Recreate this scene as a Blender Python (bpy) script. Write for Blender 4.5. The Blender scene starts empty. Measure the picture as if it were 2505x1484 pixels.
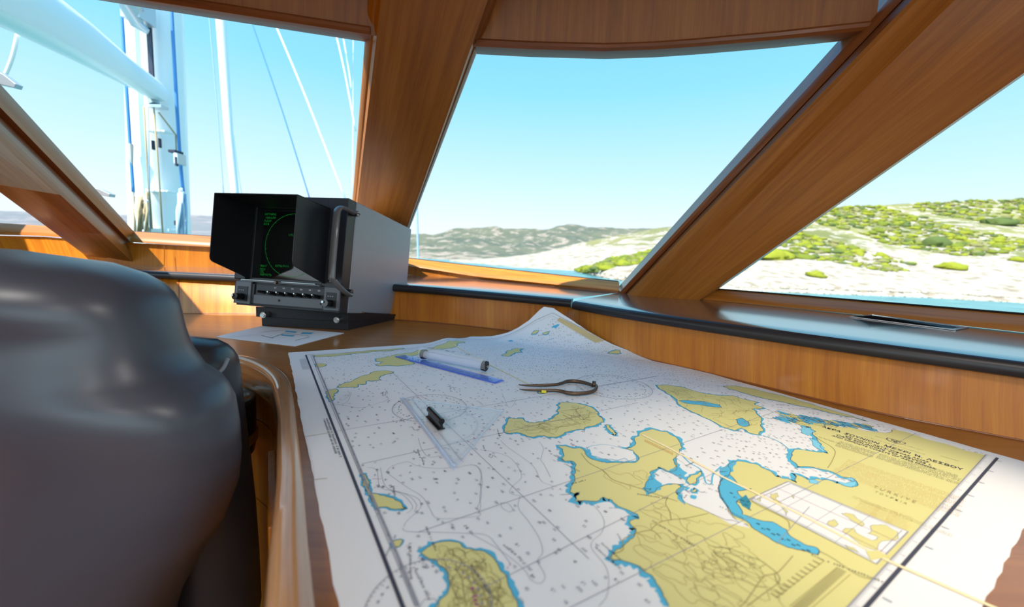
import bpy, bmesh, math, random
from math import *
from mathutils import Vector, Matrix, noise
from mathutils.geometry import delaunay_2d_cdt
rnd = random.Random(7)
COL = bpy.context.scene.collection
# ------------------------------------------------------------------ camera geometry
F = 974.0; CX = 1252.5; CY = 742.0
ROLL = atan(105/2182.0)
PITCH = atan((CY-(600+105/2182.0*(CX-648)))*cos(ROLL)/F)
H = .28                                   # eye above the chart table top (table top is z = 0)
def ray(px, py):
    x = px-CX; y = py-CY
    a = x*cos(ROLL)+y*sin(ROLL); b = -x*sin(ROLL)+y*cos(ROLL)
    return Vector((a, F*cos(PITCH)-b*sin(PITCH), -(b*cos(PITCH)+F*sin(PITCH))))
def onz(px, py, z=0.0):
    r = ray(px, py); t = (z-H)/r.z
    return Vector((r.x*t, r.y*t, z))
def ony(px, py, dep):
    r = ray(px, py); return Vector((0, 0, H))+r*(dep/r.y)
def proj(p):
    z = p[2]-H; d = p[1]*cos(PITCH)-z*sin(PITCH)
    a = p[0]/d*F; b = (-z*cos(PITCH)-p[1]*sin(PITCH))/d*F
    return CX+a*cos(ROLL)-b*sin(ROLL), CY+a*sin(ROLL)+b*cos(ROLL)
def hor(px): return 600+105/2182.0*(px-648)

# ------------------------------------------------------------------ materials
def mat(name, col, rough=.5, metal=0, coat=0, emit=None, es=1, spec=.5, trans=0, ior=1.45, alpha=None, coat_rough=.05):
    m = bpy.data.materials.new(name); m.use_nodes = True
    b = m.node_tree.nodes['Principled BSDF']
    b.inputs['Base Color'].default_value = (*col, 1); b.inputs['Roughness'].default_value = rough
    b.inputs['Metallic'].default_value = metal; b.inputs['Coat Weight'].default_value = coat
    b.inputs['Coat Roughness'].default_value = coat_rough
    b.inputs['Specular IOR Level'].default_value = spec; b.inputs['Transmission Weight'].default_value = trans
    b.inputs['IOR'].default_value = ior
    if emit: b.inputs['Emission Color'].default_value = (*emit, 1); b.inputs['Emission Strength'].default_value = es
    return m
def nd(m, t, **k):
    n = m.node_tree.nodes.new(t)
    for a, v in k.items(): setattr(n, a, v)
    return n
def lk(m, a, b): m.node_tree.links.new(a, b)
def ramp(m, fac, stops):
    r = nd(m, 'ShaderNodeValToRGB'); e = r.color_ramp.elements
    while len(e) < len(stops): e.new(.5)
    for q, (p, c) in zip(e, stops): q.position = p; q.color = (*c, 1)
    lk(m, fac, r.inputs[0]); return r
def wood(name, dark, mid, light, rough=.3, coat=.5, scale=1.0, streak=.0, bump=.02):
    """grain runs along V of the UV map (metres)"""
    m = mat(name, mid, rough, coat=coat, coat_rough=.12)
    b = m.node_tree.nodes['Principled BSDF']
    tc = nd(m, 'ShaderNodeTexCoord'); mp = nd(m, 'ShaderNodeMapping')
    mp.inputs['Scale'].default_value = (60*scale, 2.2*scale, 1)
    lk(m, tc.outputs['UV'], mp.inputs[0])
    n1 = nd(m, 'ShaderNodeTexNoise'); n1.inputs['Scale'].default_value = 1.0; n1.inputs['Detail'].default_value = 6; n1.inputs['Roughness'].default_value = .65
    lk(m, mp.outputs[0], n1.inputs['Vector'])
    mp2 = nd(m, 'ShaderNodeMapping'); mp2.inputs['Scale'].default_value = (9*scale, .7*scale, 1); lk(m, tc.outputs['UV'], mp2.inputs[0])
    n2 = nd(m, 'ShaderNodeTexNoise'); n2.inputs['Scale'].default_value = 1.0; n2.inputs['Detail'].default_value = 3; lk(m, mp2.outputs[0], n2.inputs['Vector'])
    mp3 = nd(m, 'ShaderNodeMapping'); mp3.inputs['Scale'].default_value = (420*scale, 14*scale, 1); lk(m, tc.outputs['UV'], mp3.inputs[0])
    n3 = nd(m, 'ShaderNodeTexNoise'); n3.inputs['Scale'].default_value = 1.0; n3.inputs['Detail'].default_value = 2; lk(m, mp3.outputs[0], n3.inputs['Vector'])
    a1 = nd(m, 'ShaderNodeMath', operation='MULTIPLY_ADD'); lk(m, n1.outputs[0], a1.inputs[0]); a1.inputs[1].default_value = .55
    a2 = nd(m, 'ShaderNodeMath', operation='MULTIPLY'); lk(m, n2.outputs[0], a2.inputs[0]); a2.inputs[1].default_value = .3
    lk(m, a2.outputs[0], a1.inputs[2])
    a3 = nd(m, 'ShaderNodeMath', operation='MULTIPLY_ADD'); lk(m, n3.outputs[0], a3.inputs[0]); a3.inputs[1].default_value = .15; lk(m, a1.outputs[0], a3.inputs[2])
    r = ramp(m, a3.outputs[0], [(.36, dark), (.5, mid), (.66, light)])
    lk(m, r.outputs[0], b.inputs['Base Color'])
    bp = nd(m, 'ShaderNodeBump'); bp.inputs['Strength'].default_value = bump*4; bp.inputs['Distance'].default_value = .001
    lk(m, a3.outputs[0], bp.inputs['Height']); lk(m, bp.outputs[0], b.inputs['Normal'])
    return m
M = {}
M['wood'] = wood('cherry_wood', (.27, .080, .010), (.38, .125, .015), (.48, .175, .025), .42, .12)
M['wood_gloss'] = wood('glossy_cherry_wood', (.25, .085, .03), (.34, .12, .04), (.42, .16, .05), .3, 1.0)
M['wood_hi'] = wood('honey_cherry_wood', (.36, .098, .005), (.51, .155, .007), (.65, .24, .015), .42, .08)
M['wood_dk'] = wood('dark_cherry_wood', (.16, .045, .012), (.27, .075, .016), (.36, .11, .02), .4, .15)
M['wood_tb'] = wood('table_veneer', (.25, .09, .02), (.33, .125, .03), (.42, .175, .045), .3, .35, .8)
M['wood_rail'] = wood('rail_wood', (.30, .13, .05), (.46, .22, .09), (.6, .32, .15), .25, .8, .9)
M['ledge'] = wood('dark_ledge_top', (.075, .05, .05), (.10, .065, .06), (.13, .085, .07), .25, 1, 1)
_b = M['ledge'].node_tree.nodes['Principled BSDF']; _b.inputs['Coat IOR'].default_value = 2.1; _b.inputs['Specular IOR Level'].default_value = .8
M['black_trim'] = mat('black_vinyl_nosing', (.022, .018, .02), .36)
M['rubber'] = mat('black_rubber', (.01, .01, .01), .6)
M['paper'] = mat('chart_paper', (.78, .77, .80), .6)
M['land'] = mat('chart_land_ink', (.68, .62, .26), .6)
M['blue'] = mat('chart_shallow_ink', (.09, .44, .68), .6)
M['teal'] = mat('chart_teal_patch', (.03, .25, .36), .6)
M['lightblue'] = mat('chart_pale_blue_ink', (.22, .58, .78), .6)
M['ink'] = mat('chart_black_ink', (.05, .05, .08), .6)
M['grey_ink'] = mat('chart_grey_ink', (.30, .30, .36), .6)
M['brown_ink'] = mat('chart_brown_ink', (.36, .31, .13), .6)
M['magenta'] = mat('chart_magenta_ink', (.38, .07, .25), .6)
M['pink_ink'] = mat('chart_faint_pink_ink', (.66, .44, .16), .6)
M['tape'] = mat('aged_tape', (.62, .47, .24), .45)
M['crease'] = mat('pale_fold', (.86, .72, .44), .6)
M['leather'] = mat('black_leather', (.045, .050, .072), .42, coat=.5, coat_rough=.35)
M['piping'] = mat('grey_piping', (.22, .25, .3), .4)
M['chrome'] = mat('chrome', (.75, .75, .75), .15, 1)
M['radar_blk'] = mat('radar_black', (.014, .014, .018), .42)
M['radar_dark'] = mat('radar_dark_grey', (.022, .022, .028), .4)
M['radar_grey'] = mat('radar_grey_cover', (.30, .30, .33), .4, metal=.15)
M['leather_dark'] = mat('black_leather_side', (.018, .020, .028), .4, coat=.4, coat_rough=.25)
M['handle_grey'] = mat('handle_plastic', (.12, .11, .11), .3, coat=.3)
M['panel_grey'] = mat('radar_panel_grey', (.13, .14, .16), .42)
M['knob'] = mat('gloss_black', (.006, .006, .007), .12)
M['glass_blk'] = mat('tube_glass', (.006, .007, .007), .06)
M['green'] = mat('phosphor_green', (0, .02, 0), .5, emit=(.02, .55, .07), es=.22)
M['print'] = mat('white_print', (.5, .5, .52), .5)
M['brass'] = mat('aged_bronze', (.13, .085, .06), .38, .75)
M['steel'] = mat('brushed_steel', (.5, .5, .5), .3, 1)
M['white_paint'] = mat('white_gelcoat', (.88, .86, .84), .3)
M['wire_blue'] = mat('blue_rope', (.06, .22, .50), .6)
M['wire_grey'] = mat('grey_wire', (.30, .42, .55), .5)
M['rope'] = mat('tan_rope', (.38, .28, .16), .8)
M['alu'] = mat('anodised_aluminium', (.55, .57, .6), .35, .6)
M['sail_dark'] = mat('dark_slot', (.02, .02, .04), .5)
def clear(name, tint, glossy=.12, body=None, bodyfac=.1, rough=.03):
    m = bpy.data.materials.new(name); m.use_nodes = True; nt = m.node_tree; nt.nodes.clear()
    o = nt.nodes.new('ShaderNodeOutputMaterial'); t = nt.nodes.new('ShaderNodeBsdfTransparent'); t.inputs[0].default_value = (*tint, 1)
    g = nt.nodes.new('ShaderNodeBsdfGlossy'); g.inputs['Roughness'].default_value = rough
    f = nt.nodes.new('ShaderNodeFresnel'); f.inputs[0].default_value = 1.3
    mu = nt.nodes.new('ShaderNodeMath'); mu.operation = 'MULTIPLY'; mu.inputs[1].default_value = glossy; nt.links.new(f.outputs[0], mu.inputs[0])
    ge = nt.nodes.new('ShaderNodeNewGeometry'); sb = nt.nodes.new('ShaderNodeMath'); sb.operation = 'SUBTRACT'; sb.inputs[0].default_value = 1; nt.links.new(ge.outputs['Backfacing'], sb.inputs[1])
    mv = nt.nodes.new('ShaderNodeMath'); mv.operation = 'MULTIPLY'; nt.links.new(mu.outputs[0], mv.inputs[0]); nt.links.new(sb.outputs[0], mv.inputs[1])   # only the outer face of the thin sheet mirrors
    mx = nt.nodes.new('ShaderNodeMixShader'); nt.links.new(mv.outputs[0], mx.inputs[0])
    last = t.outputs[0]
    if body:
        d = nt.nodes.new('ShaderNodeBsdfDiffuse'); d.inputs[0].default_value = (*body, 1)
        m2 = nt.nodes.new('ShaderNodeMixShader'); m2.inputs[0].default_value = bodyfac
        nt.links.new(t.outputs[0], m2.inputs[1]); nt.links.new(d.outputs[0], m2.inputs[2]); last = m2.outputs[0]
    nt.links.new(last, mx.inputs[1]); nt.links.new(g.outputs[0], mx.inputs[2]); nt.links.new(mx.outputs[0], o.inputs[0])
    return m
M['glass'] = clear('window_glass', (.985, .99, .99), .2)
M['acrylic'] = clear('clear_acrylic', (.99, .995, 1), .9, (.95, .97, 1), .10)
M['acrylic_edge'] = clear('acrylic_edge', (.92, .95, 1), 1.5, (.7, .76, .92), .45)
M['blue_acrylic'] = clear('blue_acrylic', (.68, .78, 1), 1.0, (.35, .47, .95), .22)
M['blue_edge'] = clear('blue_acrylic_edge', (.6, .7, 1), 1.0, (.22, .32, .88), .4)

# ------------------------------------------------------------------ mesh helpers
class MB:
    def __init__(s): s.v = []; s.f = []; s.m = []; s.uv = []; s.mats = []
    def mi(s, m):
        m = M[m] if isinstance(m, str) else m
        if m not in s.mats: s.mats.append(m)
        return s.mats.index(m)
    def face(s, pts, m, uv=None):
        b = len(s.v); s.v += [tuple(p) for p in pts]; s.f.append(tuple(range(b, b+len(pts)))); s.m.append(s.mi(m))
        s.uv.append(uv or [(p[0], p[1]) for p in pts])
    def grid(s, rows, m, close=False, cap=False, flip=False, uvswap=False):
        """rows: list of equal-length point lists, welded; V runs along the rows index, U across"""
        b = len(s.v); n = len(rows[0]); R = len(rows)
        for r in rows: s.v += [tuple(p) for p in r]
        U = [0.0]
        for i in range(1, n+(1 if close else 0)): U.append(U[-1]+(Vector(rows[R//2][i % n])-Vector(rows[R//2][i-1])).length)
        V = [0.0]
        for j in range(1, R): V.append(V[-1]+(Vector(rows[j][n//2])-Vector(rows[j-1][n//2])).length)
        k = s.mi(m)
        for j in range(R-1):
            for i in range(n if close else n-1):
                i2 = (i+1) % n
                q = [b+j*n+i, b+j*n+i2, b+(j+1)*n+i2, b+(j+1)*n+i]
                uv = [(U[i], V[j]), (U[i+1], V[j]), (U[i+1], V[j+1]), (U[i], V[j+1])]
                if uvswap: uv = [(y, x) for x, y in uv]
                if flip: q.reverse(); uv.reverse()
                s.f.append(tuple(q)); s.m.append(k); s.uv.append(uv)
        if cap:
            for j in (0, R-1):
                q = [b+j*n+i for i in range(n)]
                if j == 0: q.reverse()
                s.f.append(tuple(q)); s.m.append(k); s.uv.append([(s.v[i][0], s.v[i][1]) for i in q])
    def box(s, c, d, m, ax=None):
        c = Vector(c); ax = ax or (Vector((1, 0, 0)), Vector((0, 1, 0)), Vector((0, 0, 1)))
        P = lambda i, j, k: c+ax[0]*(i*d[0]/2)+ax[1]*(j*d[1]/2)+ax[2]*(k*d[2]/2)
        ring = [(-1, -1), (1, -1), (1, 1), (-1, 1)]
        s.grid([[P(i, j, -1) for i, j in ring], [P(i, j, 1) for i, j in ring]], m, True, True)
    def tube(s, pts, r, m, n=10, cap=True):
        pts = [Vector(p) for p in pts]; rows = []
        up = Vector((0, 0, 1))
        for i, p in enumerate(pts):
            d = (pts[min(i+1, len(pts)-1)]-pts[max(i-1, 0)]).normalized()
            a = d.cross(up);
            if a.length < 1e-3: a = d.cross(Vector((1, 0, 0)))
            a.normalize(); b = d.cross(a).normalized(); rr = r[i] if isinstance(r, (list, tuple)) else r
            rows.append([p+a*(cos(2*pi*k/n)*rr)+b*(sin(2*pi*k/n)*rr) for k in range(n)])
        s.grid(rows, m, True, cap)
    def cyl(s, a, b, r, m, n=20): s.tube([a, b], r, m, n)
    def prism(s, pts, dz, m):
        """flat polygon extruded by vector dz"""
        dz = Vector(dz); s.grid([[Vector(p) for p in pts], [Vector(p)+dz for p in pts]], m, True, True)
    def build(s, name, parent=None, smooth=False, bevel=0, auto=False, weld=False):
        me = bpy.data.meshes.new(name); me.from_pydata(s.v, [], s.f)
        for m in s.mats: me.materials.append(m)
        me.polygons.foreach_set('material_index', s.m)
        u = me.uv_layers.new(name='UVMap'); li = 0
        flat = []
        for uv in s.uv:
            for x, y in uv: flat += [x, y]
        u.data.foreach_set('uv', flat)
        bm = bmesh.new(); bm.from_mesh(me)
        if weld: bmesh.ops.remove_doubles(bm, verts=bm.verts, dist=weld if weld is not True else 1e-5)
        if not getattr(s, 'norecalc', False): bmesh.ops.recalc_face_normals(bm, faces=bm.faces)
        bm.to_mesh(me); bm.free()
        if smooth: me.polygons.foreach_set('use_smooth', [True]*len(me.polygons))
        if smooth == 'auto':
            me.set_sharp_from_angle(angle=radians(35))
        o = bpy.data.objects.new(name, me); COL.objects.link(o)
        if bevel:
            b = o.modifiers.new('bevel', 'BEVEL'); b.width = bevel; b.segments = 2; b.limit_method = 'ANGLE'; b.angle_limit = radians(40)
        if parent is not None: o.parent = parent
        return o
def tag(o, label=None, cat=None, group=None, kind=None):
    if label: o['label'] = label
    if cat: o['category'] = cat
    if group: o['group'] = group
    if kind: o['kind'] = kind
    return o
def empty(name, label=None, cat=None, group=None, kind=None):
    o = bpy.data.objects.new(name, None); COL.objects.link(o); o.empty_display_size = .05
    return tag(o, label, cat, group, kind)
def lerp(a, b, t): return a+(b-a)*t
def interp(tab, x):
    if x <= tab[0][0]: return tab[0][1]
    for (a, b), (c, d) in zip(tab, tab[1:]):
        if x <= c: return b+(d-b)*(x-a)/(c-a)
    return tab[-1][1]
def resample(pts, step):
    out = [Vector(pts[0])]
    for a, b in zip(pts, pts[1:]):
        a = Vector(a); b = Vector(b); n = max(1, int(ceil((b-a).length/step)))
        out += [a.lerp(b, k/n) for k in range(1, n+1)]
    return out
def smooth_path(pts, sub=6):
    pts = [Vector(p) for p in pts]; out = []
    for i in range(len(pts)-1):
        p0 = pts[max(i-1, 0)]; p1 = pts[i]; p2 = pts[i+1]; p3 = pts[min(i+2, len(pts)-1)]
        for k in range(sub):
            t = k/sub
            out.append(.5*((2*p1)+(p2-p0)*t+(2*p0-5*p1+4*p2-p3)*t*t+(3*p1-p0-3*p2+p3)*t**3))
    out.append(pts[-1]); return out
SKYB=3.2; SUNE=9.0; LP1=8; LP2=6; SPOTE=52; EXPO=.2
# ================================================================== ROOM
ZC = 1.18; ZF = -.76
# --- table top -----------------------------------------------------
table = empty('chart_table', 'built-in reddish-brown veneered chart table carrying the nautical chart and the radar', 'table')
base_px = [(-200, 764), (200, 765), (440, 767), (640, 768), (985, 783), (1240, 808), (1400, 835), (1500, 860), (1700, 905), (2100, 1000), (2505, 1079), (3100, 1200)]
base = [onz(*p) for p in base_px]
rail_out = [onz(x, y, .014) for x, y in [(578, 869), (633, 878), (676, 897), (706, 927), (718, 976), (728, 1055), (740, 1158), (752, 1311), (770, 1484)]]
rail_out = [Vector((-1.25, .945, .014)), Vector((-.8, .935, .014))]+rail_out
d_ = (rail_out[-1]-rail_out[-2]).normalized(); rail_out.append(rail_out[-1]+d_*.55)
rail_out = smooth_path(rail_out, 6)
top = MB()
front = [Vector((p.x, p.y, 0)) for p in rail_out]
poly = [Vector((-2.02, base[0].y, 0))]+[Vector((-2.02, .95, 0))]+front+[Vector((1.2, front[-1].y-.05, 0))]+[b+Vector((0, .012, 0)) for b in reversed(smooth_path(base[:], 4))]
def cdt_fill(poly, step, m, zf=lambda x, y: 0.0, mb=None):
    xs = [p[0] for p in poly]; ys = [p[1] for p in poly]
    pts = [Vector((p[0], p[1])) for p in poly]
    n = len(pts)
    from mathutils.geometry import intersect_point_tri_2d
    extra = []
    if step:
        x = min(xs)
        while x < max(xs):
            y = min(ys)
            while y < max(ys):
                if inside(poly, x, y): extra.append(Vector((x, y)))
                y += step
            x += step
    vs, es, fs, *_ = delaunay_2d_cdt(pts+extra, [], [list(range(n))], 1, 1e-7)
    mb = mb or MB()
    b = len(mb.v); k = mb.mi(m)
    mb.v += [(v.x, v.y, zf(v.x, v.y)) for v in vs]
    for f in fs:
        mb.f.append(tuple(b+i for i in f)); mb.m.append(k); mb.uv.append([(vs[i].x, vs[i].y) for i in f])
    return mb
def inside(poly, x, y):
    c = False; n = len(poly); j = n-1
    for i in range(n):
        xi, yi = poly[i][0], poly[i][1]; xj, yj = poly[j][0], poly[j][1]
        if (yi > y) != (yj > y) and x < (xj-xi)*(y-yi)/(yj-yi)+xi: c = not c
        j = i
    return c
tt = MB(); tt.grid([poly, [p+Vector((0, 0, -.03)) for p in poly]], 'wood_tb', True)
cdt_fill(poly, 0, 'wood_tb', lambda x, y: 0, tt)
o = tt.build('tabletop', table)
for l in o.data.uv_layers[0].data: l.uv = (l.uv[1], l.uv[0])      # grain runs left to right
# fiddle rail: rounded raised edging swept along the table front
rl = MB(); rows = []
rin_px = [(581, 887), (633, 902), (663, 927), (670, 970), (660, 1085), (651, 1189), (648, 1311), (642, 1484)]
for i, p in enumerate(rail_out):
    a = rail_out[max(i-1, 0)]; b = rail_out[min(i+1, len(rail_out)-1)]; d = (b-a).normalized(); nrm = Vector((-d.y, d.x, 0))  # towards the table
    q = Vector((p.x, p.y, 0)); inn = -nrm
    wd = interp([(.2, .036), (.45, .027), (.62, .026), (.9, .036)], p.y)
    prof = [(0, 0), (.0, .008), (.003, .013), (.25, .0185), (.5, .020), (.78, .0185), (.93, .014), (1, .006), (1, -.03), (.86, -.045), (.8, -.05), (.6, -.05)]
    rows.append([q+inn*(u*wd)+Vector((0, 0, z)) for u, z in prof])
rl.grid(rows, 'wood_rail', False)
rl.build('fiddle_rail', table, smooth='auto')
# apron under the rail (knee-hole side) with a drawer seam
ap = MB(); rows = []
for i, p in enumerate(rail_out):
    a = rail_out[max(i-1, 0)]; b = rail_out[min(i+1, len(rail_out)-1)]; d = (b-a).normalized(); nrm = Vector((-d.y, d.x, 0))
    q = Vector((p.x, p.y, 0))-nrm*.018
    rows.append([q+Vector((0, 0, z)) for z in (-.03, -.12, -.121, -.125, -.126, -.32, -.321, -.325, -.326, ZF+.01)])
    for k in (2, 3, 6, 7): rows[-1][k] = rows[-1][k]+nrm*.004
ap.grid(rows, 'wood_hi', False, uvswap=True)
ap.build('cabinet_side', table)
for z in (-.19, -.42):                        # drawer fronts facing the knee-hole
    dr = MB(); P0 = rail_out[30]; P1 = rail_out[44]; d = (P1-P0).normalized(); nrm = Vector((-d.y, d.x, 0)); c = (P0+P1)/2-nrm*.032
    dr.box((c.x, c.y, z), ((P1-P0).length*.8, .014, .15), 'wood_hi', (d, nrm, Vector((0, 0, 1))))
    dro = dr.build('drawer_front', table, bevel=.003)
# --- wall panel between table and ledge ----------------------------
nb1_px = [(-200, 678), (340, 680), (540, 683), (800, 697), (1000, 715), (1200, 733), (1398, 752)]
nb1 = [onz(x, y, interp([(0, .122), (1400, .110)], x)) for x, y in nb1_px]
print('nb1', nb1)
SDT = [(-300, 1.85), (-60, 1.87), (328, 1.89), (540, 1.95), (800, 2.08), (940, 2.16), (1000, 2.15), (1190, 2.05), (1515, 1.63), (1713, 1.485), (2108, 1.19), (2505, .95), (3100, .745)]
def S(px, py, k=0): return ony(px, py, interp(SDT, px)*(1+k))
nb1[0] = Vector((-2.3, 1.60, .122)); nb1[1] = Vector((-1.56, 1.655, .121)); nb1[2] = Vector((-1.25, 1.675, .12)); nb1[3] = Vector((-.80, 1.69, .117))
nb2_px = [(1405, 757), (1500, 775), (1589, 790), (1781, 820), (2021, 856), (2262, 891), (2505, 926), (3100, 1012)]
nb2 = [onz(x, y, .108) for x, y in nb2_px]
def swept(path, sub=5): return smooth_path(path, sub)
n1 = swept(nb1); n2 = swept(nb2)
def frames(path):
    out = []
    for i, p in enumerate(path):
        d = (path[min(i+1, len(path)-1)]-path[max(i-1, 0)]); d.z = 0; d.normalize()
        out.append(Vector((-d.y, d.x, 0)))      # outward (away from the room) for left-to-right paths
    return out
bpath = smooth_path(base[:], 4)
def nearest_t(path, t):      # point at fraction t of the length
    L = [0]
    for a, b in zip(path, path[1:]): L.append(L[-1]+(b-a).length)
    s = t*L[-1]
    for i in range(len(L)-1):
        if s <= L[i+1]: return path[i].lerp(path[i+1], (s-L[i])/max(1e-9, L[i+1]-L[i]))
    return path[-1]
wall = MB()
# top edge follows the nosing 12 mm behind its face
tops = [p+n*.012 for p, n in zip(n1, frames(n1))]+[p+n*.012+Vector((0, 0, .006)) for p, n in list(zip(n2, frames(n2)))[1:]]
bots = []
for tp in tops:
    # partner on the base line: closest in image column
    x = proj(tp)[0]
    best = min(range(len(bpath)-1), key=lambda i: abs((proj(bpath[i])[0]+proj(bpath[i+1])[0])/2-x))
    a, b = bpath[best], bpath[best+1]; xa, xb = proj(a)[0], proj(b)[0]
    t = 0 if abs(xb-xa) < 1e-6 else min(1.5, max(-.5, (x-xa)/(xb-xa)))
    bots.append(a.lerp(b, t))
rows = []
for tp, bp in zip(tops, bots):
    mid = bp.lerp(tp, .5)+Vector((0, 0, -.012))
    rows.append([bp, bp.lerp(mid, .5), mid, mid.lerp(tp, .5), tp])
wall.grid(rows, 'wood_hi', False, uvswap=False)
o = wall.build('wall_front_panel', smooth=True); tag(o, kind='structure')
o.name = 'wall_front'
for l in o.data.uv_layers[0].data: l.uv = (l.uv[1], l.uv[0]+.12*l.uv[1])
# dark base bead along the joint of table and panel
jb = MB(); jb.tube([b+Vector((0, -.0005, .0008)) for b in bots], .0022, 'wood_dk', 6); tag(jb.build('trim_1'), kind='structure')
# vertical seam grooves on the left panel
for k, px in enumerate((421, 160)):
    sm = MB(); x0 = min(range(len(tops)), key=lambda i: abs(proj(tops[i])[0]-px)); a, b = bots[x0], tops[x0]
    sm.tube([a+Vector((0, -.001, .002)), a.lerp(b, .5)+Vector((0, -.001, -.012)), b+Vector((0, -.001, 0))], .0016, 'wood_dk', 6); tag(sm.build('trim_%d' % (2+k)), kind='structure')

# --- ledges ---------------------------------------------------------
# back line of the ledge (foot of the sill wall)
lb1 = [Vector((-2.35, 1.88, .158)), S(328, 648), S(540, 654), S(800, 664), S(935, 669), S(1000, 672), S(1190, 683), S(1515, 715)]
lb2 = [S(1515, 715)+Vector((.002, -.002, 0)), S(1610, 724), S(1713, 731), S(2108, 770), S(2505, 814), S(3100, 878)]
PR = [(0, 0), (-.010, .003), (-.0135, .010), (-.0135, .018), (-.010, .026), (-.003, .0305)]
def ledge(path, back, name, label):
    root = empty(name, label, 'ledge')
    fr = frames(path); nose = MB(); rows = []
    for p, n in zip(path, fr): rows.append([p+n*.02]+[p+n*(u)+Vector((0, 0, z)) for u, z in PR]+[p+n*.02+Vector((0, 0, .031))])
    nose.grid(rows, 'black_trim', False)
    nose.face([q for q in rows[0]], 'black_trim'); nose.face([q for q in rows[-1]], 'black_trim')
    nose.build('padded_nosing', root, smooth='auto')
    surf = MB(); rows = []
    N = len(path)
    for i, (p, n) in enumerate(zip(path, fr)):
        e = p+n*.004+Vector((0, 0, .0318)); b = nearest_t(back, i/(N-1))
        rows.append([p+n*(-.004)+Vector((0, 0, .0298)), e, e.lerp(b, .1)+Vector((0, 0, .001)), e.lerp(b, .5), b])
    surf.grid(rows, 'ledge', False)
    surf.build('ledge_top', root, smooth='auto')
    return root
# keep the ledge-back parameterisation in step with the front line
ledge(n1, lb1, 'window_ledge', 'dark glossy dashboard ledge with black nosing running behind the radar up to the joint')
ledge(n2, lb2, 'window_ledge', 'dark glossy dashboard ledge with black nosing right of the joint, under the right window')
# recessed vent in the right ledge
vt = empty('ventilation_grille', 'narrow metal ventilation slot let into the right-hand ledge', 'vent')
va = [onz(2077, 772, .181), onz(2330, 808, .179), onz(2370, 803, .179), onz(2125, 771, .181)]
from mathutils.bvhtree import BVHTree
_l = [o for o in bpy.data.objects if o.name.startswith('ledge_top')][-1].data
_bv = BVHTree.FromPolygons([v.co.copy() for v in _l.vertices], [tuple(q.vertices) for q in _l.polygons])
def onledge(px, py, dz=.001):
    h_ = _bv.ray_cast(Vector((0, 0, H)), ray(px, py).normalized())[0]; return (h_ or onz(px, py, .17))+Vector((0, 0, dz))
va = [onledge(2077, 775), onledge(2338, 809), onledge(2372, 802), onledge(2133, 771)]
c = sum(va, Vector())/4
inner = [va[0].lerp(va[2], .06).lerp(va[3], .10), va[1].lerp(va[2], .25).lerp(va[0], .05), va[2].lerp(va[1], .2).lerp(va[3], .05), va[3].lerp(va[0], .2).lerp(va[2], .05)]
# widen inner across its short side
g = MB(); g.grid([va, [p+Vector((0, 0, .0015)) for p in va], [p+Vector((0, 0, .0015)) for p in inner], [p+Vector((0, 0, .001)) for p in inner]], 'steel', True); g.build('grille_frame', vt)
g = MB(); g.face([p+Vector((0, 0, .0012)) for p in inner], 'rubber'); g.build('grille_slot', vt)

# --- sill walls, frames, windows -----------------------------------
def strip(rows, m, name, parent=None, **k):
    b = MB(); b.grid(rows, m, False, **k); return b.build(name, parent)
# left sill wall
sb_l = [Vector((-2.6, 1.87, .262)), S(0, 576), S(110, 579), S(220, 588), S(318, 593), S(515, 604), S(800, 616), S(940, 622, .002)]
foot = [Vector((-2.6, 1.87, .155)), Vector((-2.35, 1.87, .155)), Vector((-2.15, 1.87, .155)), Vector((-1.95, 1.87, .155)), S(318, 649), S(515, 654), S(800, 664), S(940, 669)]
sb_c = [S(940, 643), S(1000, 650), S(1160, 675), S(1515, 711)]
foot_c = [S(940, 669), S(1000, 672), S(1175, 683), S(1515, 716)]
sb_r = [S(1515, 711), S(1713, 731), S(2108, 769), S(2505, 812), S(3100, 876)]
b = MB(); b.grid([foot, sb_l], 'wood_hi'); b.grid([foot_c, sb_c], 'wood'); o = b.build('wall_sill'); tag(o, kind='structure')
for l in o.data.uv_layers[0].data: l.uv = (l.uv[0], l.uv[1])
# seams in the left sill wall
for k, px in enumerate((115, 402)):
    s_ = MB(); s_.tube([ony(px, interp([(0, 575), (318, 592), (515, 604)], px)+2, 1.885), ony(px, 650, 1.88)], .0014, 'wood_dk', 6); tag(s_.build('trim_%d' % (4+k)), kind='structure')

def frame_bar(bottom, topl, inset, depth, m, name, parent):
    """window sill bar: face between bottom and top lines, rounded, going outward to the glass"""
    b = MB(); rows = []
    for p, q in zip(bottom, topl):
        out = Vector((p.x, p.y, 0)).normalized()*depth
        rows.append([p+out*1.0, p-out*.3, p.lerp(q, .2)-out*.36, p.lerp(q, .45)-out*.25, p.lerp(q, .8)+out*.05, q+out*.2, q+out*.6, q+out])
    b.grid(rows, m, False); return b.build(name, parent, smooth='auto')
W0 = empty('window_1', kind='structure'); W1 = empty('window_2', kind='structure'); W2 = empty('window_3', kind='structure'); W3 = empty('window_4', kind='structure')
t_l = [S(322, 566, .012), S(518, 578, .012), S(800, 593, .012), S(940, 600, .012)]
t_0 = [S(-300, 530, .012), S(0, 545, .012), S(110, 552, .012), S(220, 560, .012)]
b_0 = [S(-300, 565), S(0, 574), S(110, 577), S(220, 586)]
frame_bar(b_0, t_0, 0, .05, 'wood', 'sill_frame', W0)
frame_bar([S(318, 592), S(515, 604), S(800, 616), S(940, 622)], t_l, 0, .05, 'wood', 'sill_frame', W1)
t_c = [S(940, 622, .02), S(1000, 632, .02), S(1160, 651, .02), S(1515, 690, .02)]
frame_bar(sb_c, t_c, 0, .05, 'wood_hi', 'sill_frame', W2)  # lighter honey wood than the other sills; sunlit look put into its colour
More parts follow.
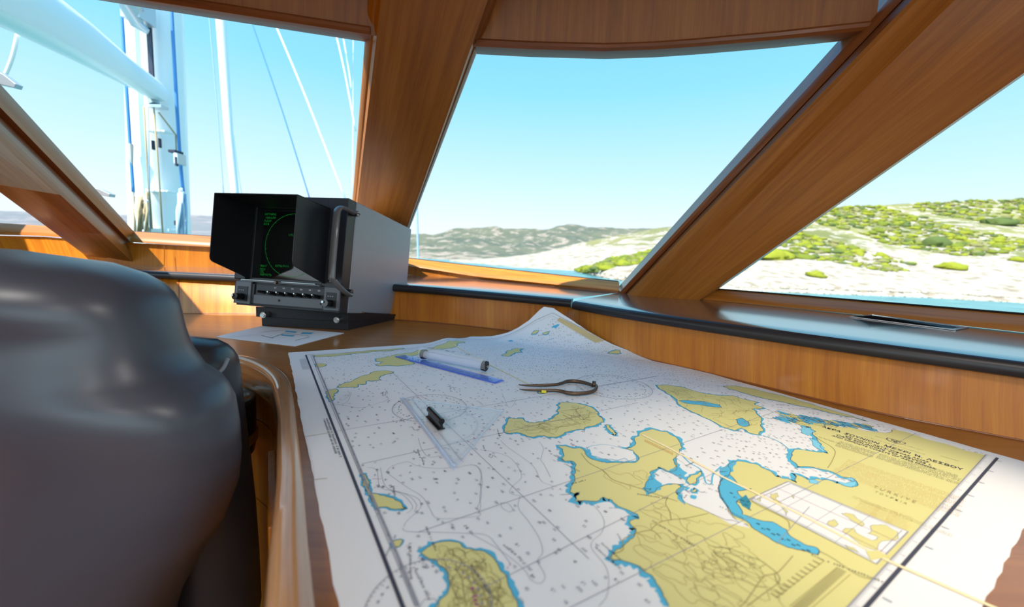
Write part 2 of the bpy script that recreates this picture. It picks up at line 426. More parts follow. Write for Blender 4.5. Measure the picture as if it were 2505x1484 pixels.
t_r = [S(1640, 697, .02), S(1742, 707, .02), S(2108, 737, .02), S(2505, 770, .02), S(3100, 815, .02)]
b_r = [S(1600, 724), S(1713, 731), S(2108, 769), S(2505, 812), S(3100, 874)]
frame_bar(b_r, t_r, 0, .04, 'wood', 'sill_frame', W3)
tr_ = MB(); tr_.tube([p+Vector((0, .012, .002)) for p in t_r], .003, 'rubber', 6); tr_.build('rubber_seal', W3)
tr_ = MB(); tr_.tube([p+Vector((0, .035, .001)) for p in t_l], .003, 'rubber', 6); tr_.build('rubber_seal', W1)
tr_ = MB(); tr_.tube([p+Vector((.004, .035, .001)) for p in t_c], .003, 'rubber', 6); tr_.build('rubber_seal', W2)

# --- posts -----------------------------------------------------------
ZT = .88
def edge(pb, db, pt, zt=ZT, ext=1.35):
    """3-D line from bottom pixel (at depth db) to a pixel lying on the header plane; extended upward"""
    A = ony(*pb, db); B = onz(*pt, zt); return A, B
def line_at(pb, pt, y):      # image point of a straight edge at row y
    return (pb[0]+(pt[0]-pb[0])*(y-pb[1])/(pt[1]-pb[1]), y)
def post(edges, m, name, ext=1.45, n=8, low=-.04):
    """edges: list of (A,B) lines around the cross-section; open profile seen from the room"""
    b = MB(); rows = []
    for k in range(n+1):
        t = low+(ext-low)*k/n
        rows.append([A.lerp(B, t) for A, B in edges])
    b.grid(rows, m, False); return b
def P_edge(pb, db, pt, dt):   # explicit depths
    return ony(*pb, db), ony(*pt, dt)
def off(e, a, b=None):        # push an edge away from the eye by a (bottom) and b (top)
    b = a if b is None else b; E = Vector((0, 0, H))
    return e[0]+(e[0]-E).normalized()*a, e[1]+(e[1]-E).normalized()*b
# centre post
y0 = 105
pL = (857, 640); qL = line_at((875, 490), (932, 0), y0); qR = line_at((1000, 548), (1193, 0), y0); pR = (967, 640)
dT = onz(1060, y0, ZT).y
eL = P_edge(pL, 2.08, qL, dT-.03); eR = P_edge(pR, 2.08, qR, dT-.03)
gl = line_at((865, 480), (893, 88), 640); gL = P_edge((gl[0]-3, 640), 2.15, line_at((865, 480), (893, 88), y0), dT+.03)
gr = line_at((1003, 548), (1172, 115), 640); gR = P_edge((gr[0]+4, 640), 2.15, line_at((1005, 548), (1172, 115), y0), dT+.03)
mid = lambda e, f, t: (e[0].lerp(f[0], t), e[1].lerp(f[1], t))
P2 = empty('trim_6', kind='structure')
o = post([off(eL, .05), off(eL, .004), eL, mid(eL, eR, .012), mid(eL, eR, .03), mid(eL, eR, .97), mid(eL, eR, .988), eR, off(eR, .004), off(eR, .05)], 'wood', 'x').build('post_face', P2, smooth='auto')
for side, (e, g) in enumerate(((eL, gL), (eR, gR))):
    e2 = off(e, .02)
    post([e2, off(mid(e2, g, .35), .008), mid(e2, g, .5), off(mid(e2, g, .9), -.006), g, off(g, .05)], 'wood_dk' if side else 'wood_hi', 'x').build('reveal_strip', P2, smooth='auto')  # lit left strip and shaded right strip put into the wood colour
# right post
d = dict
a_b, a_t = (1510, 706), (2067, 82)
c_t = (2097, 79)
dta = onz(*c_t, ZT).y
A_ = P_edge((1509, 706), 1.67, (2067, 82), dta+.05)
B_ = P_edge((1520, 710), 1.61, (2100, 79), dta+.005)
C_ = P_edge((1534, 712), 1.61, (2150, 60), onz(2150, 60, ZT).y+.0)
D_ = P_edge((1541, 713), 1.57, (2182, 50), onz(2182, 50, ZT).y-.04)
E_ = P_edge((1600, 727), 1.53, (2285, 50), onz(2285, 50, ZT).y-.05)
dirn = (D_[1]-D_[0]).normalized()
def parallel(A, px, dirn):    # depth on the pixel ray closest to the line A + t*dirn
    r = ray(*px).normalized(); O = Vector((0, 0, H)); w = O-A
    a_, b_, c_ = 1, r.dot(dirn), 1; d1 = r.dot(w); e1 = dirn.dot(w); s_ = (b_*e1-c_*d1)/(a_*c_-b_*b_)
    return O+r*s_
Fb = ony(1708, 736, 1.455); Ft = parallel(Fb, (2505, 178), dirn)
F_ = (Fb, Ft)
Gb = ony(1728, 727, 1.49); Gt = parallel(Gb, (2505, 184), dirn); G_ = off((Gb, Gt), .012)
def extn(e, z=1.2):
    t = (z-e[0].z)/(e[1].z-e[0].z); return (e[0], e[0].lerp(e[1], t))
P3 = empty('trim_7', kind='structure')
A_, B_, C_, D_, E_, F_, G_ = [extn(e) for e in (A_, B_, C_, D_, E_, F_, G_)]
post([off(A_, .03), A_, B_], 'wood_gloss', 'x', 1.0).build('reveal_strip', P3)
post([B_, off(mid(B_, C_, .5), -.004), C_, off(C_, .012), off(D_, .012), D_], 'wood_dk', 'x', 1.0).build('reveal_groove', P3, smooth='auto')
post([D_, off(mid(D_, E_, .15), -.010), off(mid(D_, E_, .4), -.014), off(mid(D_, E_, .6), -.012), E_], 'wood', 'x', 1.0).build('edge_moulding', P3, smooth='auto')
post([E_, mid(E_, F_, .02), mid(E_, F_, .5), mid(E_, F_, .93), F_, G_, off(G_, .05)], 'wood', 'x', 1.0).build('post_face', P3, smooth='auto')
# small dark screw plug on the reveal
pl_ = MB(); c = A_[0].lerp(B_[0], .5).lerp(A_[1].lerp(B_[1], .5), .0); q = ony(2024, 146, 1)
# left post
P1 = empty('trim_8', kind='structure')
ye = 240
def e1(pb, db, x_at_0, dt):  # passes (0, x_at_0)
    return ony(*pb, db), ony(0, x_at_0, dt)
dl = 1.62
a1 = (ony(328, 566, 1.92), ony(0, 205, 1.30)); b1 = (ony(320, 592, 1.90), ony(0, 262, 1.275)); c1 = (ony(318, 600, 1.91), ony(0, 285, 1.29))
d1 = (ony(312, 604, 1.88), ony(0, 300, 1.26)); e1_ = (ony(311, 628, 1.85), ony(0, 340, 1.235)); f1 = (ony(207, 623, 1.86), ony(0, 470, 1.26))
def extz(e, z=1.2):
    t = (z-e[0].z)/(e[1].z-e[0].z); return (e[0], e[0].lerp(e[1], t))
a1, b1, c1, d1, e1_, f1 = [extz(e) for e in (a1, b1, c1, d1, e1_, f1)]
post([off(a1, .04), a1, off(mid(a1, b1, .5), -.005), b1], 'wood', 'x', 1.0, low=-.01).build('reveal_strip', P1, smooth='auto')
post([b1, off(c1, .01), off(d1, .006), d1], 'wood_dk', 'x', 1.0, low=-.01).build('reveal_groove', P1)
post([d1, off(mid(d1, e1_, .25), -.008), off(mid(d1, e1_, .7), -.009), e1_, off(mid(e1_, f1, .05), .002), off(mid(e1_, f1, .5), .0), f1, off(f1, .05)], 'wood', 'x', 1.0, low=-.03).build('post_face', P1, smooth='auto')

# --- header and top mouldings -----------------------------------------
hd_px = [(-700, -190), (-150, -78), (340, 0), (895, 85)]
hc_px = [(1165, 115), (1300, 122), (1480, 127), (1600, 123), (1700, 116), (1900, 99), (2140, 74)]
hl = [onz(*p, ZT) for p in hd_px]; hc = [onz(*p, ZT) for p in hc_px]
c_mid = [onz(960, 93, ZT), onz(1060, 104, ZT)]
hr = [hc[-1], onz(2300, 75, ZT+.02)]
allh = hl+c_mid+hc
def header(line, name, parent=None, m='wood'):
    b = MB(); rows = []
    for k in range(7):
        t = k/6; rows.append([Vector((p.x*(1-.10*t), p.y-.10*t, lerp(ZT, ZC+.05, t))) for p in line])
    b.grid(rows, m, False); return b.build(name, parent)
hd = header(allh, 'wall_header'); tag(hd, kind='structure')
for line, W, nm in ((hl+[onz(905, 86, ZT)], W1, 'top_moulding'), (hc, W2, 'top_moulding')):
    b = MB(); rows = []
    for p in resample(line, .03):
        v = Vector((0, 0, 1)); n = Vector((-p.x, -p.y, 0)).normalized()
        rows.append([p+v*.022+n*.002, p+v*.02+n*.008, p+v*.014+n*.012, p+v*.006+n*.011, p+v*.0+n*.004, p-n*.012-v*.001, p-n*.05+v*.004])
    b.grid(rows, 'wood_dk', False); b.build(nm, W, smooth='auto')
# right header above window 4
b = MB()
# --- panes -------------------------------------------------------------
def pane(pts, parent):
    b = MB(); n = (pts[1]-pts[0]).cross(pts[2]-pts[0]).normalized()*.006; b.grid([pts, [p+n for p in pts]], 'glass', True, True); return b.build('window_pane', parent)
E0 = Vector((0, 0, H))
def deeper(p, a): return p+(p-E0).normalized()*a
pane([deeper(p, .04) for p in (t_l[0], t_l[-1], onz(905, 86, ZT), hl[0])], W1)
pane([deeper(p, .04) for p in (t_c[0], t_c[-1], hc[-1], hc[3], hc[0])], W2)
pane([deeper(p, .05) for p in (t_r[0], t_r[-1], onz(3100, -170, 1.0), G_[1])], W3)
pane([deeper(p, .04) for p in (t_0[0], t_0[-1], f1[1])], W0)

# --- the rest of the wheelhouse (behind and beside the camera) ---------
b = MB()
_ht = [(p.x*.915, p.y-.08, ZC) for p in allh]; _ht = [(-2.6, .95, ZC)]+_ht+[(2.2, .95, ZC)]
for p, q in zip(_ht, _ht[1:]): b.face([(p[0], -2.2, ZC), (q[0], -2.2, ZC), q, p], 'white_paint')
for p, q in zip(_ht, _ht[1:]): b.face([(p[0], -2.2, ZC+.05), (q[0], -2.2, ZC+.05), (q[0], q[1], ZC+.05), (p[0], p[1], ZC+.05)], 'white_paint')
tag(b.build('ceiling'), kind='structure')
b = MB(); b.face([(-2.6, -2.2, ZF), (2.2, -2.2, ZF), (2.2, 1.9, ZF), (-2.6, 1.9, ZF)], 'wood'); tag(b.build('floor'), kind='structure')
def wall_with_opening(name, A, B, z0, z1, t0, t1, m='wood'):
    A = Vector(A); B = Vector(B); b = MB()
    P = lambda t, z: Vector((*(A.lerp(B, t)), z)) if len(A) == 2 else None
    A = Vector((A[0], A[1])); B = Vector((B[0], B[1]))
    q = lambda t, z: (A.x+(B.x-A.x)*t, A.y+(B.y-A.y)*t, z)
    b.face([q(0, ZF), q(1, ZF), q(1, z0), q(0, z0)], m); b.face([q(0, z1), q(1, z1), q(1, ZC), q(0, ZC)], m)
    b.face([q(0, z0), q(t0, z0), q(t0, z1), q(0, z1)], m); b.face([q(t1, z0), q(1, z0), q(1, z1), q(t1, z1)], m)
    tag(b.build(name), kind='structure')
wall_with_opening('wall_left', (-2.6, -2.2), (-2.6, 1.87), .3, .9, .15, .75)
wall_with_opening('wall_right', (2.2, -2.2), (2.2, .6), .3, .9, .1, .9)
wall_with_opening('wall_back', (-2.6, -2.2), (2.2, -2.2), -.1, .95, .08, .92)
b = MB(); b.face([(-2.6, 1.75, ZF), (-2.02, 1.75, ZF), (-2.02, 1.75, .17), (-2.6, 1.75, .17)], 'wood'); b.face([(-2.02, .95, ZF), (-2.02, 1.75, ZF), (-2.02, 1.75, 0), (-2.02, .95, 0)], 'wood'); tag(b.build('wall_side'), kind='structure')
# ================================================================== CHART
Z0 = .0012
def C_(ox, oy, s): return lambda l: [(ox+x/s, oy+y/s) for x, y in l]
c1 = C_(700, 800, 2.169); c2 = C_(1150, 900, 2.541); c3 = C_(1850, 980, 2.945); c7 = C_(1500, 880, 2.457)
c5 = C_(900, 800, 3.711); c6 = C_(700, 720, 3.131); c8 = C_(700, 820, 4.122); t7 = C_(1150, 740, 5.567); c9 = C_(1900, 1000, 4.817)
pa = onz(1165, 829, Z0); pb = onz(1640, 890, Z0)
ax_ = (pb-pa).normalized(); nn = Vector((-ax_.y, ax_.x, 0))
if nn.y < 0: nn = -nn
RB, TH = .055, radians(50)
def bend(x, y, lift=0.0):
    s = (Vector((x, y, 0))-pa).dot(nn); z = Z0+lift
    # ripple in the far edge
    bx, by = onz_b.x, onz_b.y
    a = (x-bx)*dirA.x+(y-by)*dirA.y; c = (x-bx)*dirN.x+(y-by)*dirN.y
    z += .011*exp(-(a/.045)**2)*exp(-(max(0, c)/.10)**2)
    if s <= 0: return Vector((x, y, z))
    q = Vector((x, y, 0))-nn*s
    if s < RB*TH: h = RB*sin(s/RB); u = RB*(1-cos(s/RB)); nx, nz = -sin(s/RB), cos(s/RB)
    else: h = RB*sin(TH)+(s-RB*TH)*cos(TH); u = RB*(1-cos(TH))+(s-RB*TH)*sin(TH); nx, nz = -sin(TH), cos(TH)
    return Vector((q.x+nn.x*(h+nx*lift), q.y+nn.y*(h+nx*lift), Z0+u+nz*lift+(z-Z0-lift)))
onz_b = onz(1092, 835, Z0); _e = onz(1392, 814, Z0); dirA = (onz(1390, 814, Z0)-onz(705, 862, Z0)).normalized(); dirN = Vector((dirA.y, -dirA.x, 0))
if dirN.y > 0: dirN = -dirN
# fit the curl so the chart's far corner lands at (1347,751)
FB = onz(1390, 814, Z0)       # flat position of the far corner
TIP = ony(1342, 752, 1.360)
def fit_curl(deg=66):
    """curl radius and length that carry the far corner to TIP, leaning against the wall panel"""
    global RB, TH
    TH = radians(deg); hT = (Vector((TIP.x, TIP.y, 0))-pa).dot(nn); zT = TIP.z-Z0
    # h = R sin TH + L cos TH ; z = R(1-cos TH) + L sin TH
    a, b_, c, d = sin(TH), cos(TH), 1-cos(TH), sin(TH); D = a*d-b_*c
    R_ = (hT*d-b_*zT)/D; L_ = (a*zT-c*hT)/D
    RB = R_; s = R_*TH+L_
    foot = Vector((TIP.x, TIP.y, 0))-nn*hT
    return R_, L_, hT, zT, foot+nn*s
CURL = fit_curl(); FB = CURL[4]
print('CURL', CURL)
def flat(px, py):
    p = onz(px, py, Z0); x, y = p.x, p.y
    if py < 812: x, y = FB.x, FB.y
    s = (Vector((x, y, 0))-pa).dot(nn)
    if s < -.12 and abs(x-onz_b.x) > .2: return x, y
    for _ in range(25):
        q = proj(bend(x, y)); ex, ey = px-q[0], py-q[1]
        if abs(ex)+abs(ey) < .05: break
        h = 1e-4; qx = proj(bend(x+h, y)); qy = proj(bend(x, y+h))
        a, b, c, d = (qx[0]-q[0])/h, (qy[0]-q[0])/h, (qx[1]-q[1])/h, (qy[1]-q[1])/h
        D = a*d-b*c
        if abs(D) < 1e-6: break
        dx, dy = (ex*d-ey*b)/D, (a*ey-c*ex)/D; m_ = max(1, hypot(dx, dy)/.04); x += dx/m_; y += dy/m_
    return x, y
FP = lambda l: [flat(*p) for p in l]
def curved(x, y):
    s = (Vector((x, y, 0))-pa).dot(nn); a = (x-onz_b.x)*dirA.x+(y-onz_b.y)*dirA.y
    return s > -.02 or (abs(a) < .1 and (x-onz_b.x)*dirN.x+(y-onz_b.y)*dirN.y < .2)
e1 = (onz(2359, 1153, Z0)-onz(2009, 1047, Z0)).normalized(); e2 = Vector((-e1.y, e1.x, 0))
LIFT = .00012
paper = MB(); prt = paper
paper.norecalc = True
def fill(poly, m, layer, mb=None, frac=0.0, depth=2):
    mb = mb or prt
    if frac: poly = jitter(poly, frac, depth)
    xs = [p[0] for p in poly]; ys = [p[1] for p in poly]; extra = []
    st = .006; nx = int((max(xs)-min(xs))/st)+1; ny = int((max(ys)-min(ys))/st)+1
    for i in range(nx+1):
        for j in range(ny+1):
            x = min(xs)+i*st; y = min(ys)+j*st
            if (curved(x, y) or (i % 6 == 0 and j % 6 == 0)) and inside(poly, x, y): extra.append(Vector((x, y)))
    n = len(poly)
    vs, es, fs, *_ = delaunay_2d_cdt([Vector(p) for p in poly]+extra, [], [list(range(n))], 1, 1e-6)
    b = len(mb.v); k = mb.mi(m); mb.v += [tuple(bend(v.x, v.y, layer*LIFT)) for v in vs]
    for f in fs: mb.f.append(tuple(b+i for i in f)); mb.m.append(k); mb.uv.append([(vs[i].x, vs[i].y) for i in f])
def jitter(poly, amp=.25, depth=2, closed=True, seed=None):
    r = random.Random(seed if seed is not None else int(abs(poly[0][0])*1e5)+len(poly)); pts = [tuple(p) for p in poly]
    for _ in range(depth):
        out = []; n = len(pts)
        for i in range(n if closed else n-1):
            a = pts[i]; b = pts[(i+1) % n]; L = hypot(b[0]-a[0], b[1]-a[1]); k = (r.random()-.5)*amp
            out += [a, ((a[0]+b[0])/2-(b[1]-a[1])*k, (a[1]+b[1])/2+(b[0]-a[0])*k)] if L > .0025 else [a]
        if not closed: out.append(pts[-1])
        pts = out
    return pts
def line(pts, w, m, layer=6, closed=False, vary=0, seed=1):
    pts = list(pts)+([pts[0]] if closed else []); r = random.Random(seed)
    q = []
    for a, b in zip(pts, pts[1:]):
        st = .006 if (curved(*a) or curved(*b)) else .05
        n = max(1, int(hypot(b[0]-a[0], b[1]-a[1])/st)); q += [(a[0]+(b[0]-a[0])*k/n, a[1]+(b[1]-a[1])*k/n) for k in range(n)]
    q.append(pts[-1])
    k = prt.mi(m); base_ = len(prt.v)
    for i, p in enumerate(q):
        a = q[max(i-1, 0)]; b = q[min(i+1, len(q)-1)]; dx, dy = b[0]-a[0], b[1]-a[1]; L = hypot(dx, dy) or 1; ww = w/2*(1+vary*(r.random()*2-1))
        prt.v.append(tuple(bend(p[0]-dy/L*ww, p[1]+dx/L*ww, layer*LIFT))); prt.v.append(tuple(bend(p[0]+dy/L*ww, p[1]-dx/L*ww, layer*LIFT)))
    for i in range(len(q)-1):
        prt.f.append((base_+2*i+1, base_+2*i+3, base_+2*i+2, base_+2*i)); prt.m.append(k); prt.uv.append([(0, 0)]*4)
def quadm(pts, m, layer):
    b = len(prt.v); prt.v += [tuple(bend(x, y, layer*LIFT)) for x, y in pts]; prt.f.append(tuple(range(b, b+len(pts)))); prt.m.append(prt.mi(m)); prt.uv.append([(0, 0)]*len(pts))
def smooth2(l, sub=4): return [(p.x, p.y) for p in smooth_path([Vector((a, b, 0)) for a, b in l], sub)]

# paper outline ---------------------------------------------------------
A0 = flat(705, 862); B0 = (FB.x, FB.y); Cr = flat(2505, 1128); Dl = flat(820, 1484)
def ext(a, b, t): return (a[0]+(b[0]-a[0])*t, a[1]+(b[1]-a[1])*t)
BCd = Vector((flat(2480, 1121)[0]-flat(1700, 901)[0], flat(2480, 1121)[1]-flat(1700, 901)[1])).normalized()
r0 = flat(2505, 1290); r1 = flat(2400, 1484)
CDd = Vector((r1[0]-r0[0], r1[1]-r0[1])).normalized()
# intersection of far-right edge and right edge
def isect(p, d, q, e):
    D = d[0]*e[1]-d[1]*e[0]; t = ((q[0]-p[0])*e[1]-(q[1]-p[1])*e[0])/D; return (p[0]+d[0]*t, p[1]+d[1]*t)
C0 = isect(flat(1700, 901), BCd, r0, CDd)
ADd = (Vector((Dl[0]-A0[0], Dl[1]-A0[1]))).normalized()
D1 = (A0[0]+ADd.x*1.02, A0[1]+ADd.y*1.02); D2 = (C0[0]+CDd.x*.9, C0[1]+CDd.y*.9)
D2 = isect(D1, BCd if 0 else (e1.x*-1+.0, -e1.y), r0, CDd) if 0 else (r1[0]+CDd.x*.28, r1[1]+CDd.y*.28)
D1 = flat(860, 1640)
rr = random.Random(3)
def ragged(a, b, amp, step=.02):
    n = int(hypot(b[0]-a[0], b[1]-a[1])/step); d = Vector((b[0]-a[0], b[1]-a[1])).normalized()
    return [(a[0]+(b[0]-a[0])*k/n-d.y*amp*(rr.random()-.5), a[1]+(b[1]-a[1])*k/n+d.x*amp*(rr.random()-.5)) for k in range(n)]
edge_px = [(1050, 838), (1075, 831), (1100, 826), (1150, 823), (1200, 822), (1236, 815), (1267, 801), (1294, 783), (1321, 757), (1331, 750), (1353, 753), (1395, 780), (1437, 808), (1479, 832), (1533, 855), (1600, 883), (1700, 903)]
EP = FP(edge_px); print('EP', [(round(x, 3), round(y, 3)) for x, y in EP])
outline = ragged(A0, EP[0], .002)
for q0, q1 in zip(EP, EP[1:]): outline += ragged(q0, q1, .0012, .012)
outline += ragged(EP[-1], C0, .003)+ragged(C0, D2, .004)+ragged(D2, D1, .001)+ragged(D1, A0, .003)
fill(outline, 'paper', 0)
ntop = len(paper.f)
# paper thickness: underside
nv = len(paper.v); paper.v += [(x, y, z-.0005) for x, y, z in paper.v[:nv]]
ec = {}
for f in paper.f[:ntop]:
    for i in range(len(f)):
        e = (f[i], f[(i+1) % len(f)]); ec[e] = 1
for f in list(paper.f[:ntop]): paper.f.append(tuple(nv+i for i in reversed(f))); paper.m.append(0); paper.uv.append([(0, 0)]*len(f))
for (a, b) in ec:
    if (b, a) not in ec: paper.f.append((a, a+nv, b+nv, b)); paper.m.append(0); paper.uv.append([(0, 0)]*4)

# land, seas ---------------------------------------------------------------
fringe_w = .0042
LANDS = []
def land(px, frac=.35, fr=fringe_w, sh='blue', closed=True, outline_=True):
    p = jitter(FP(px), frac, 2 if len(px) > 6 else 1); LANDS.append(p)
    if fr: line(p, fr*2.0, sh, 1, True, .6, len(px))
    fill(p, 'land', 2)
    if outline_: line(p, .0005, 'ink', 5, True)
    return p
land(c8([(280, 200), (400, 194), (560, 182), (760, 163), (1000, 143), (1180, 128), (1185, 136), (1000, 158), (870, 166), (700, 182), (560, 198), (400, 212), (285, 219)]), fr=.002)
land(c8([(905, 262), (905, 236), (1000, 222), (1080, 200), (1200, 180), (1300, 163), (1450, 135), (1560, 95), (1640, 56), (1700, 60), (1790, 62), (1800, 78), (1720, 85), (1680, 125), (1540, 138), (1400, 165), (1340, 188), (1180, 215), (1230, 245), (1290, 288), (1130, 310), (950, 310), (905, 295), (960, 282), (978, 266)]), fr=.0025)
land(c8([(288, 288), (340, 284), (400, 290), (407, 300), (360, 320), (300, 320)]), .2, .0015)
land(c8([(515, 527), (560, 495), (650, 468), (740, 420), (850, 385), (880, 366), (960, 357), (1085, 368), (1050, 385), (985, 400), (950, 415), (958, 452), (930, 452), (870, 463), (830, 455), (800, 492), (720, 495), (715, 522), (640, 523), (560, 525)]), .3, .002)
land(c8([(408, 565), (440, 552), (500, 540), (522, 555), (512, 577), (480, 590), (470, 620), (482, 640), (457, 672), (430, 640), (415, 600)]), .3, .002)
land(c5([(1235, 950), (1240, 900), (1270, 840), (1300, 825), (1350, 830), (1400, 830), (1440, 860), (1520, 870), (1600, 860), (1680, 830), (1730, 790), (1740, 740), (1722, 710), (1745, 685), (1800, 680), (1900, 690), (1990, 715), (2060, 750), (2080, 790), (2130, 830), (2140, 860), (2080, 880), (2000, 900), (1960, 930), (1850, 940), (1760, 980), (1700, 1000), (1600, 985), (1500, 1000), (1420, 975), (1350, 955), (1280, 965)]), .3, .0038)
land(c5([(2165, 885), (2190, 890), (2220, 930), (2255, 970), (2240, 985), (2200, 950), (2165, 910)]), .3, .005)
# mainland
coast_top = c7([(2240, 572), (2000, 505), (1780, 440), (1700, 420), (1640, 440), (1560, 432), (1500, 425), (1450, 405), (1380, 408), (1300, 390), (1240, 388), (1180, 380), (1110, 370), (1090, 350), (1060, 372), (1130, 392), (1185, 402), (1200, 450), (1255, 510), (1292, 563), (1250, 556), (1180, 548), (1110, 538), (1072, 562), (1066, 600), (1110, 640), (1200, 645), (1290, 665), (1370, 700), (1440, 715), (1462, 730), (1455, 762), (1400, 760), (1340, 742), (1290, 722), (1220, 716), (1170, 722), (1090, 686), (1104, 740), (1050, 716), (980, 702), (960, 682), (900, 652), (860, 628), (780, 612), (720, 612), (690, 640), (700, 690), (650, 720), (640, 800), (690, 900), (760, 980), (600, 930), (440, 862), (410, 830), (385, 800)])
coast_l = c2([(1290, 790), (1310, 740), (1290, 722), (1230, 725), (1180, 740), (1150, 772), (1110, 787), (1085, 742), (1140, 692), (1115, 652), (1170, 616), (1195, 622), (1250, 645), (1282, 610), (1270, 560), (1302, 520), (1310, 470), (1280, 430), (1220, 395), (1130, 380), (1060, 400), (1020, 440), (1008, 490), (960, 500), (1010, 512), (1040, 580), (1010, 590), (900, 588), (800, 580), (730, 552), (705, 510), (690, 500), (640, 500), (545, 482), (580, 530), (570, 560), (590, 582), (640, 580), (660, 600), (655, 640), (652, 690), (625, 740), (620, 770), (650, 782), (680, 772), (650, 830), (720, 825), (760, 828), (830, 803), (880, 820), (940, 868), (1040, 910), (1048, 940), (990, 958), (1032, 1000), (1030, 1020), (1010, 1060), (960, 1100), (900, 1140), (870, 1185), (940, 1195), (1050, 1232), (1130, 1290), (1165, 1350), (1200, 1420), (1235, 1484)])
main_px = coast_top+coast_l
seg_f = FP(coast_top+coast_l)
coast = jitter(seg_f, .32, 2, closed=False)
yr_ = isect(flat(2412, 1112), (CDd.x, CDd.y), D1, (D2[0]-D1[0], D2[1]-D1[1]))
bl = flat(1660, 1560)
yd_a = flat(2412, 1112); yd_b = flat(2075, 1484); yd = (Vector(yd_b)-Vector(yd_a)).normalized()
yr_ = (yd_b[0]+yd.x*.05, yd_b[1]+yd.y*.05)
mainland = coast+[bl, yr_]
LANDS.append(mainland)
line(coast[60:], fringe_w*2.6, 'blue', 1, False, .55, 5)
fill(mainland, 'land', 2); line(coast[12:], .0005, 'ink', 5)
def over(px, m, layer, frac=.3, ol='blue'):
    p = jitter(FP(px), frac, 2); fill(p, m, layer)
    if ol: line(p, .0009, ol, layer+.5, True)
    return p
# gulf: white channel then shallow areas
WAT = []
WAT.append(over(c7([(395, 548), (380, 590), (445, 640), (410, 720), (430, 780), (392, 820), (440, 862), (600, 928), (700, 985), (820, 1012), (790, 980), (720, 950), (690, 900), (640, 830), (640, 720), (690, 650), (700, 612), (600, 560)]), 'paper', 2.5, .1, None))
over(c7([(655, 710), (700, 690), (742, 738), (800, 775), (832, 775), (745, 790), (775, 830), (740, 860), (775, 930), (850, 955), (960, 975), (1040, 1020), (1080, 1070), (1150, 1110), (1225, 1130), (1240, 1155), (1230, 1175), (1190, 1163), (1100, 1140), (1000, 1105), (920, 1060), (850, 1020), (780, 960), (715, 930), (690, 880), (640, 820), (635, 760)]), 'blue', 3, .25, 'ink')
quadm(FP(c7([(755, 840), (798, 812), (830, 862), (820, 902), (775, 878)])), 'teal', 4)
over(c7([(240, 672), (262, 660), (232, 700), (292, 745), (240, 800), (200, 815), (178, 770), (215, 740)]), 'blue', 3)
over(c7([(335, 672), (390, 640), (445, 680), (432, 722), (370, 692)]), 'blue', 3)
WAT.append(over(c2([(1150, 655), (1180, 628), (1230, 652), (1290, 692), (1325, 720), (1240, 716), (1180, 730), (1150, 700)]), 'paper', 2.6, .15, None))
WAT.append(over(c2([(745, 545), (725, 500), (760, 482), (850, 478), (940, 500), (1015, 515), (1032, 578), (980, 575), (960, 560), (900, 572), (860, 568), (790, 552)]), 'paper', 3))
over(c2([(712, 512), (740, 505), (752, 540), (790, 562), (870, 575), (900, 586), (820, 586), (740, 556)]), 'blue', 3.2)
over(c7([(640, 650), (690, 600), (740, 612), (720, 640), (690, 690), (655, 720), (640, 700)]), 'blue', 3.1)
for px in ([(1125, 395), (1160, 405), (1190, 412), (1195, 440), (1170, 455), (1135, 440)], [(1180, 470), (1230, 490), (1270, 530), (1290, 562), (1240, 540), (1200, 500)],
           [(1170, 715), (1210, 722), (1245, 735), (1230, 748), (1180, 740)], [(1350, 735), (1400, 742), (1455, 728), (1462, 742), (1440, 765), (1380, 755)], [(1390, 712), (1430, 705), (1455, 715), (1440, 730)]):
    over(c7(px), 'lightblue', 3)
for px in ([(1345, 702), (1372, 668), (1440, 642), (1436, 665), (1402, 720), (1362, 722)], [(1372, 762), (1400, 750), (1410, 765), (1382, 772)]):
    p = jitter(FP(c2(px)), .3, 2); line(p, .006, 'blue', 2.7, True, .4); fill(p, 'land', 3); line(p, .0005, 'ink', 5, True); LANDS.append(p)
for px in ([(1330, 735), (1365, 745), (1350, 770), (1335, 760)], [(1375, 790), (1405, 795), (1395, 815), (1372, 808)], [(1285, 775), (1320, 790), (1335, 850), (1290, 810)]): over(c2(px), 'blue', 3)
# thin blue depth lines in the strait
line(smooth2(FP(c7([(400, 560), (460, 620), (520, 655), (545, 700), (558, 740), (590, 745), (600, 690), (650, 640)]))), .002, 'blue', 4)
line(smooth2(FP(c7([(900, 455), (960, 475), (1010, 500), (1060, 540)]))), .0018, 'lightblue', 4)
# islet cloud off the mainland
r_ = random.Random(11)
for k in range(85):
    t = r_.random(); x = 985+t*560+r_.uniform(-20, 20); y = 338+t*70+r_.uniform(-1, 1)*(24-14*t)
    q = flat(1500+x/2.457, 880+y/2.457); s = r_.uniform(.003, .010)
    pl = [(q[0]+e1.x*s*1.6*cos(a)*r_.uniform(.6, 1.2)+e2.x*s*sin(a)*r_.uniform(.5, 1.2), q[1]+e1.y*s*1.6*cos(a)+e2.y*s*sin(a)*r_.uniform(.5, 1.2)) for a in [i*pi/4 for i in range(8)]]
    pl = jitter(pl, .4, 1, seed=k)
    try: fill(pl, 'blue' if r_.random() < .78 else 'land', 3.0+.01*k)
    except Exception: pass
    if r_.random() < .6: line(pl, .0005, 'ink', 5, True)
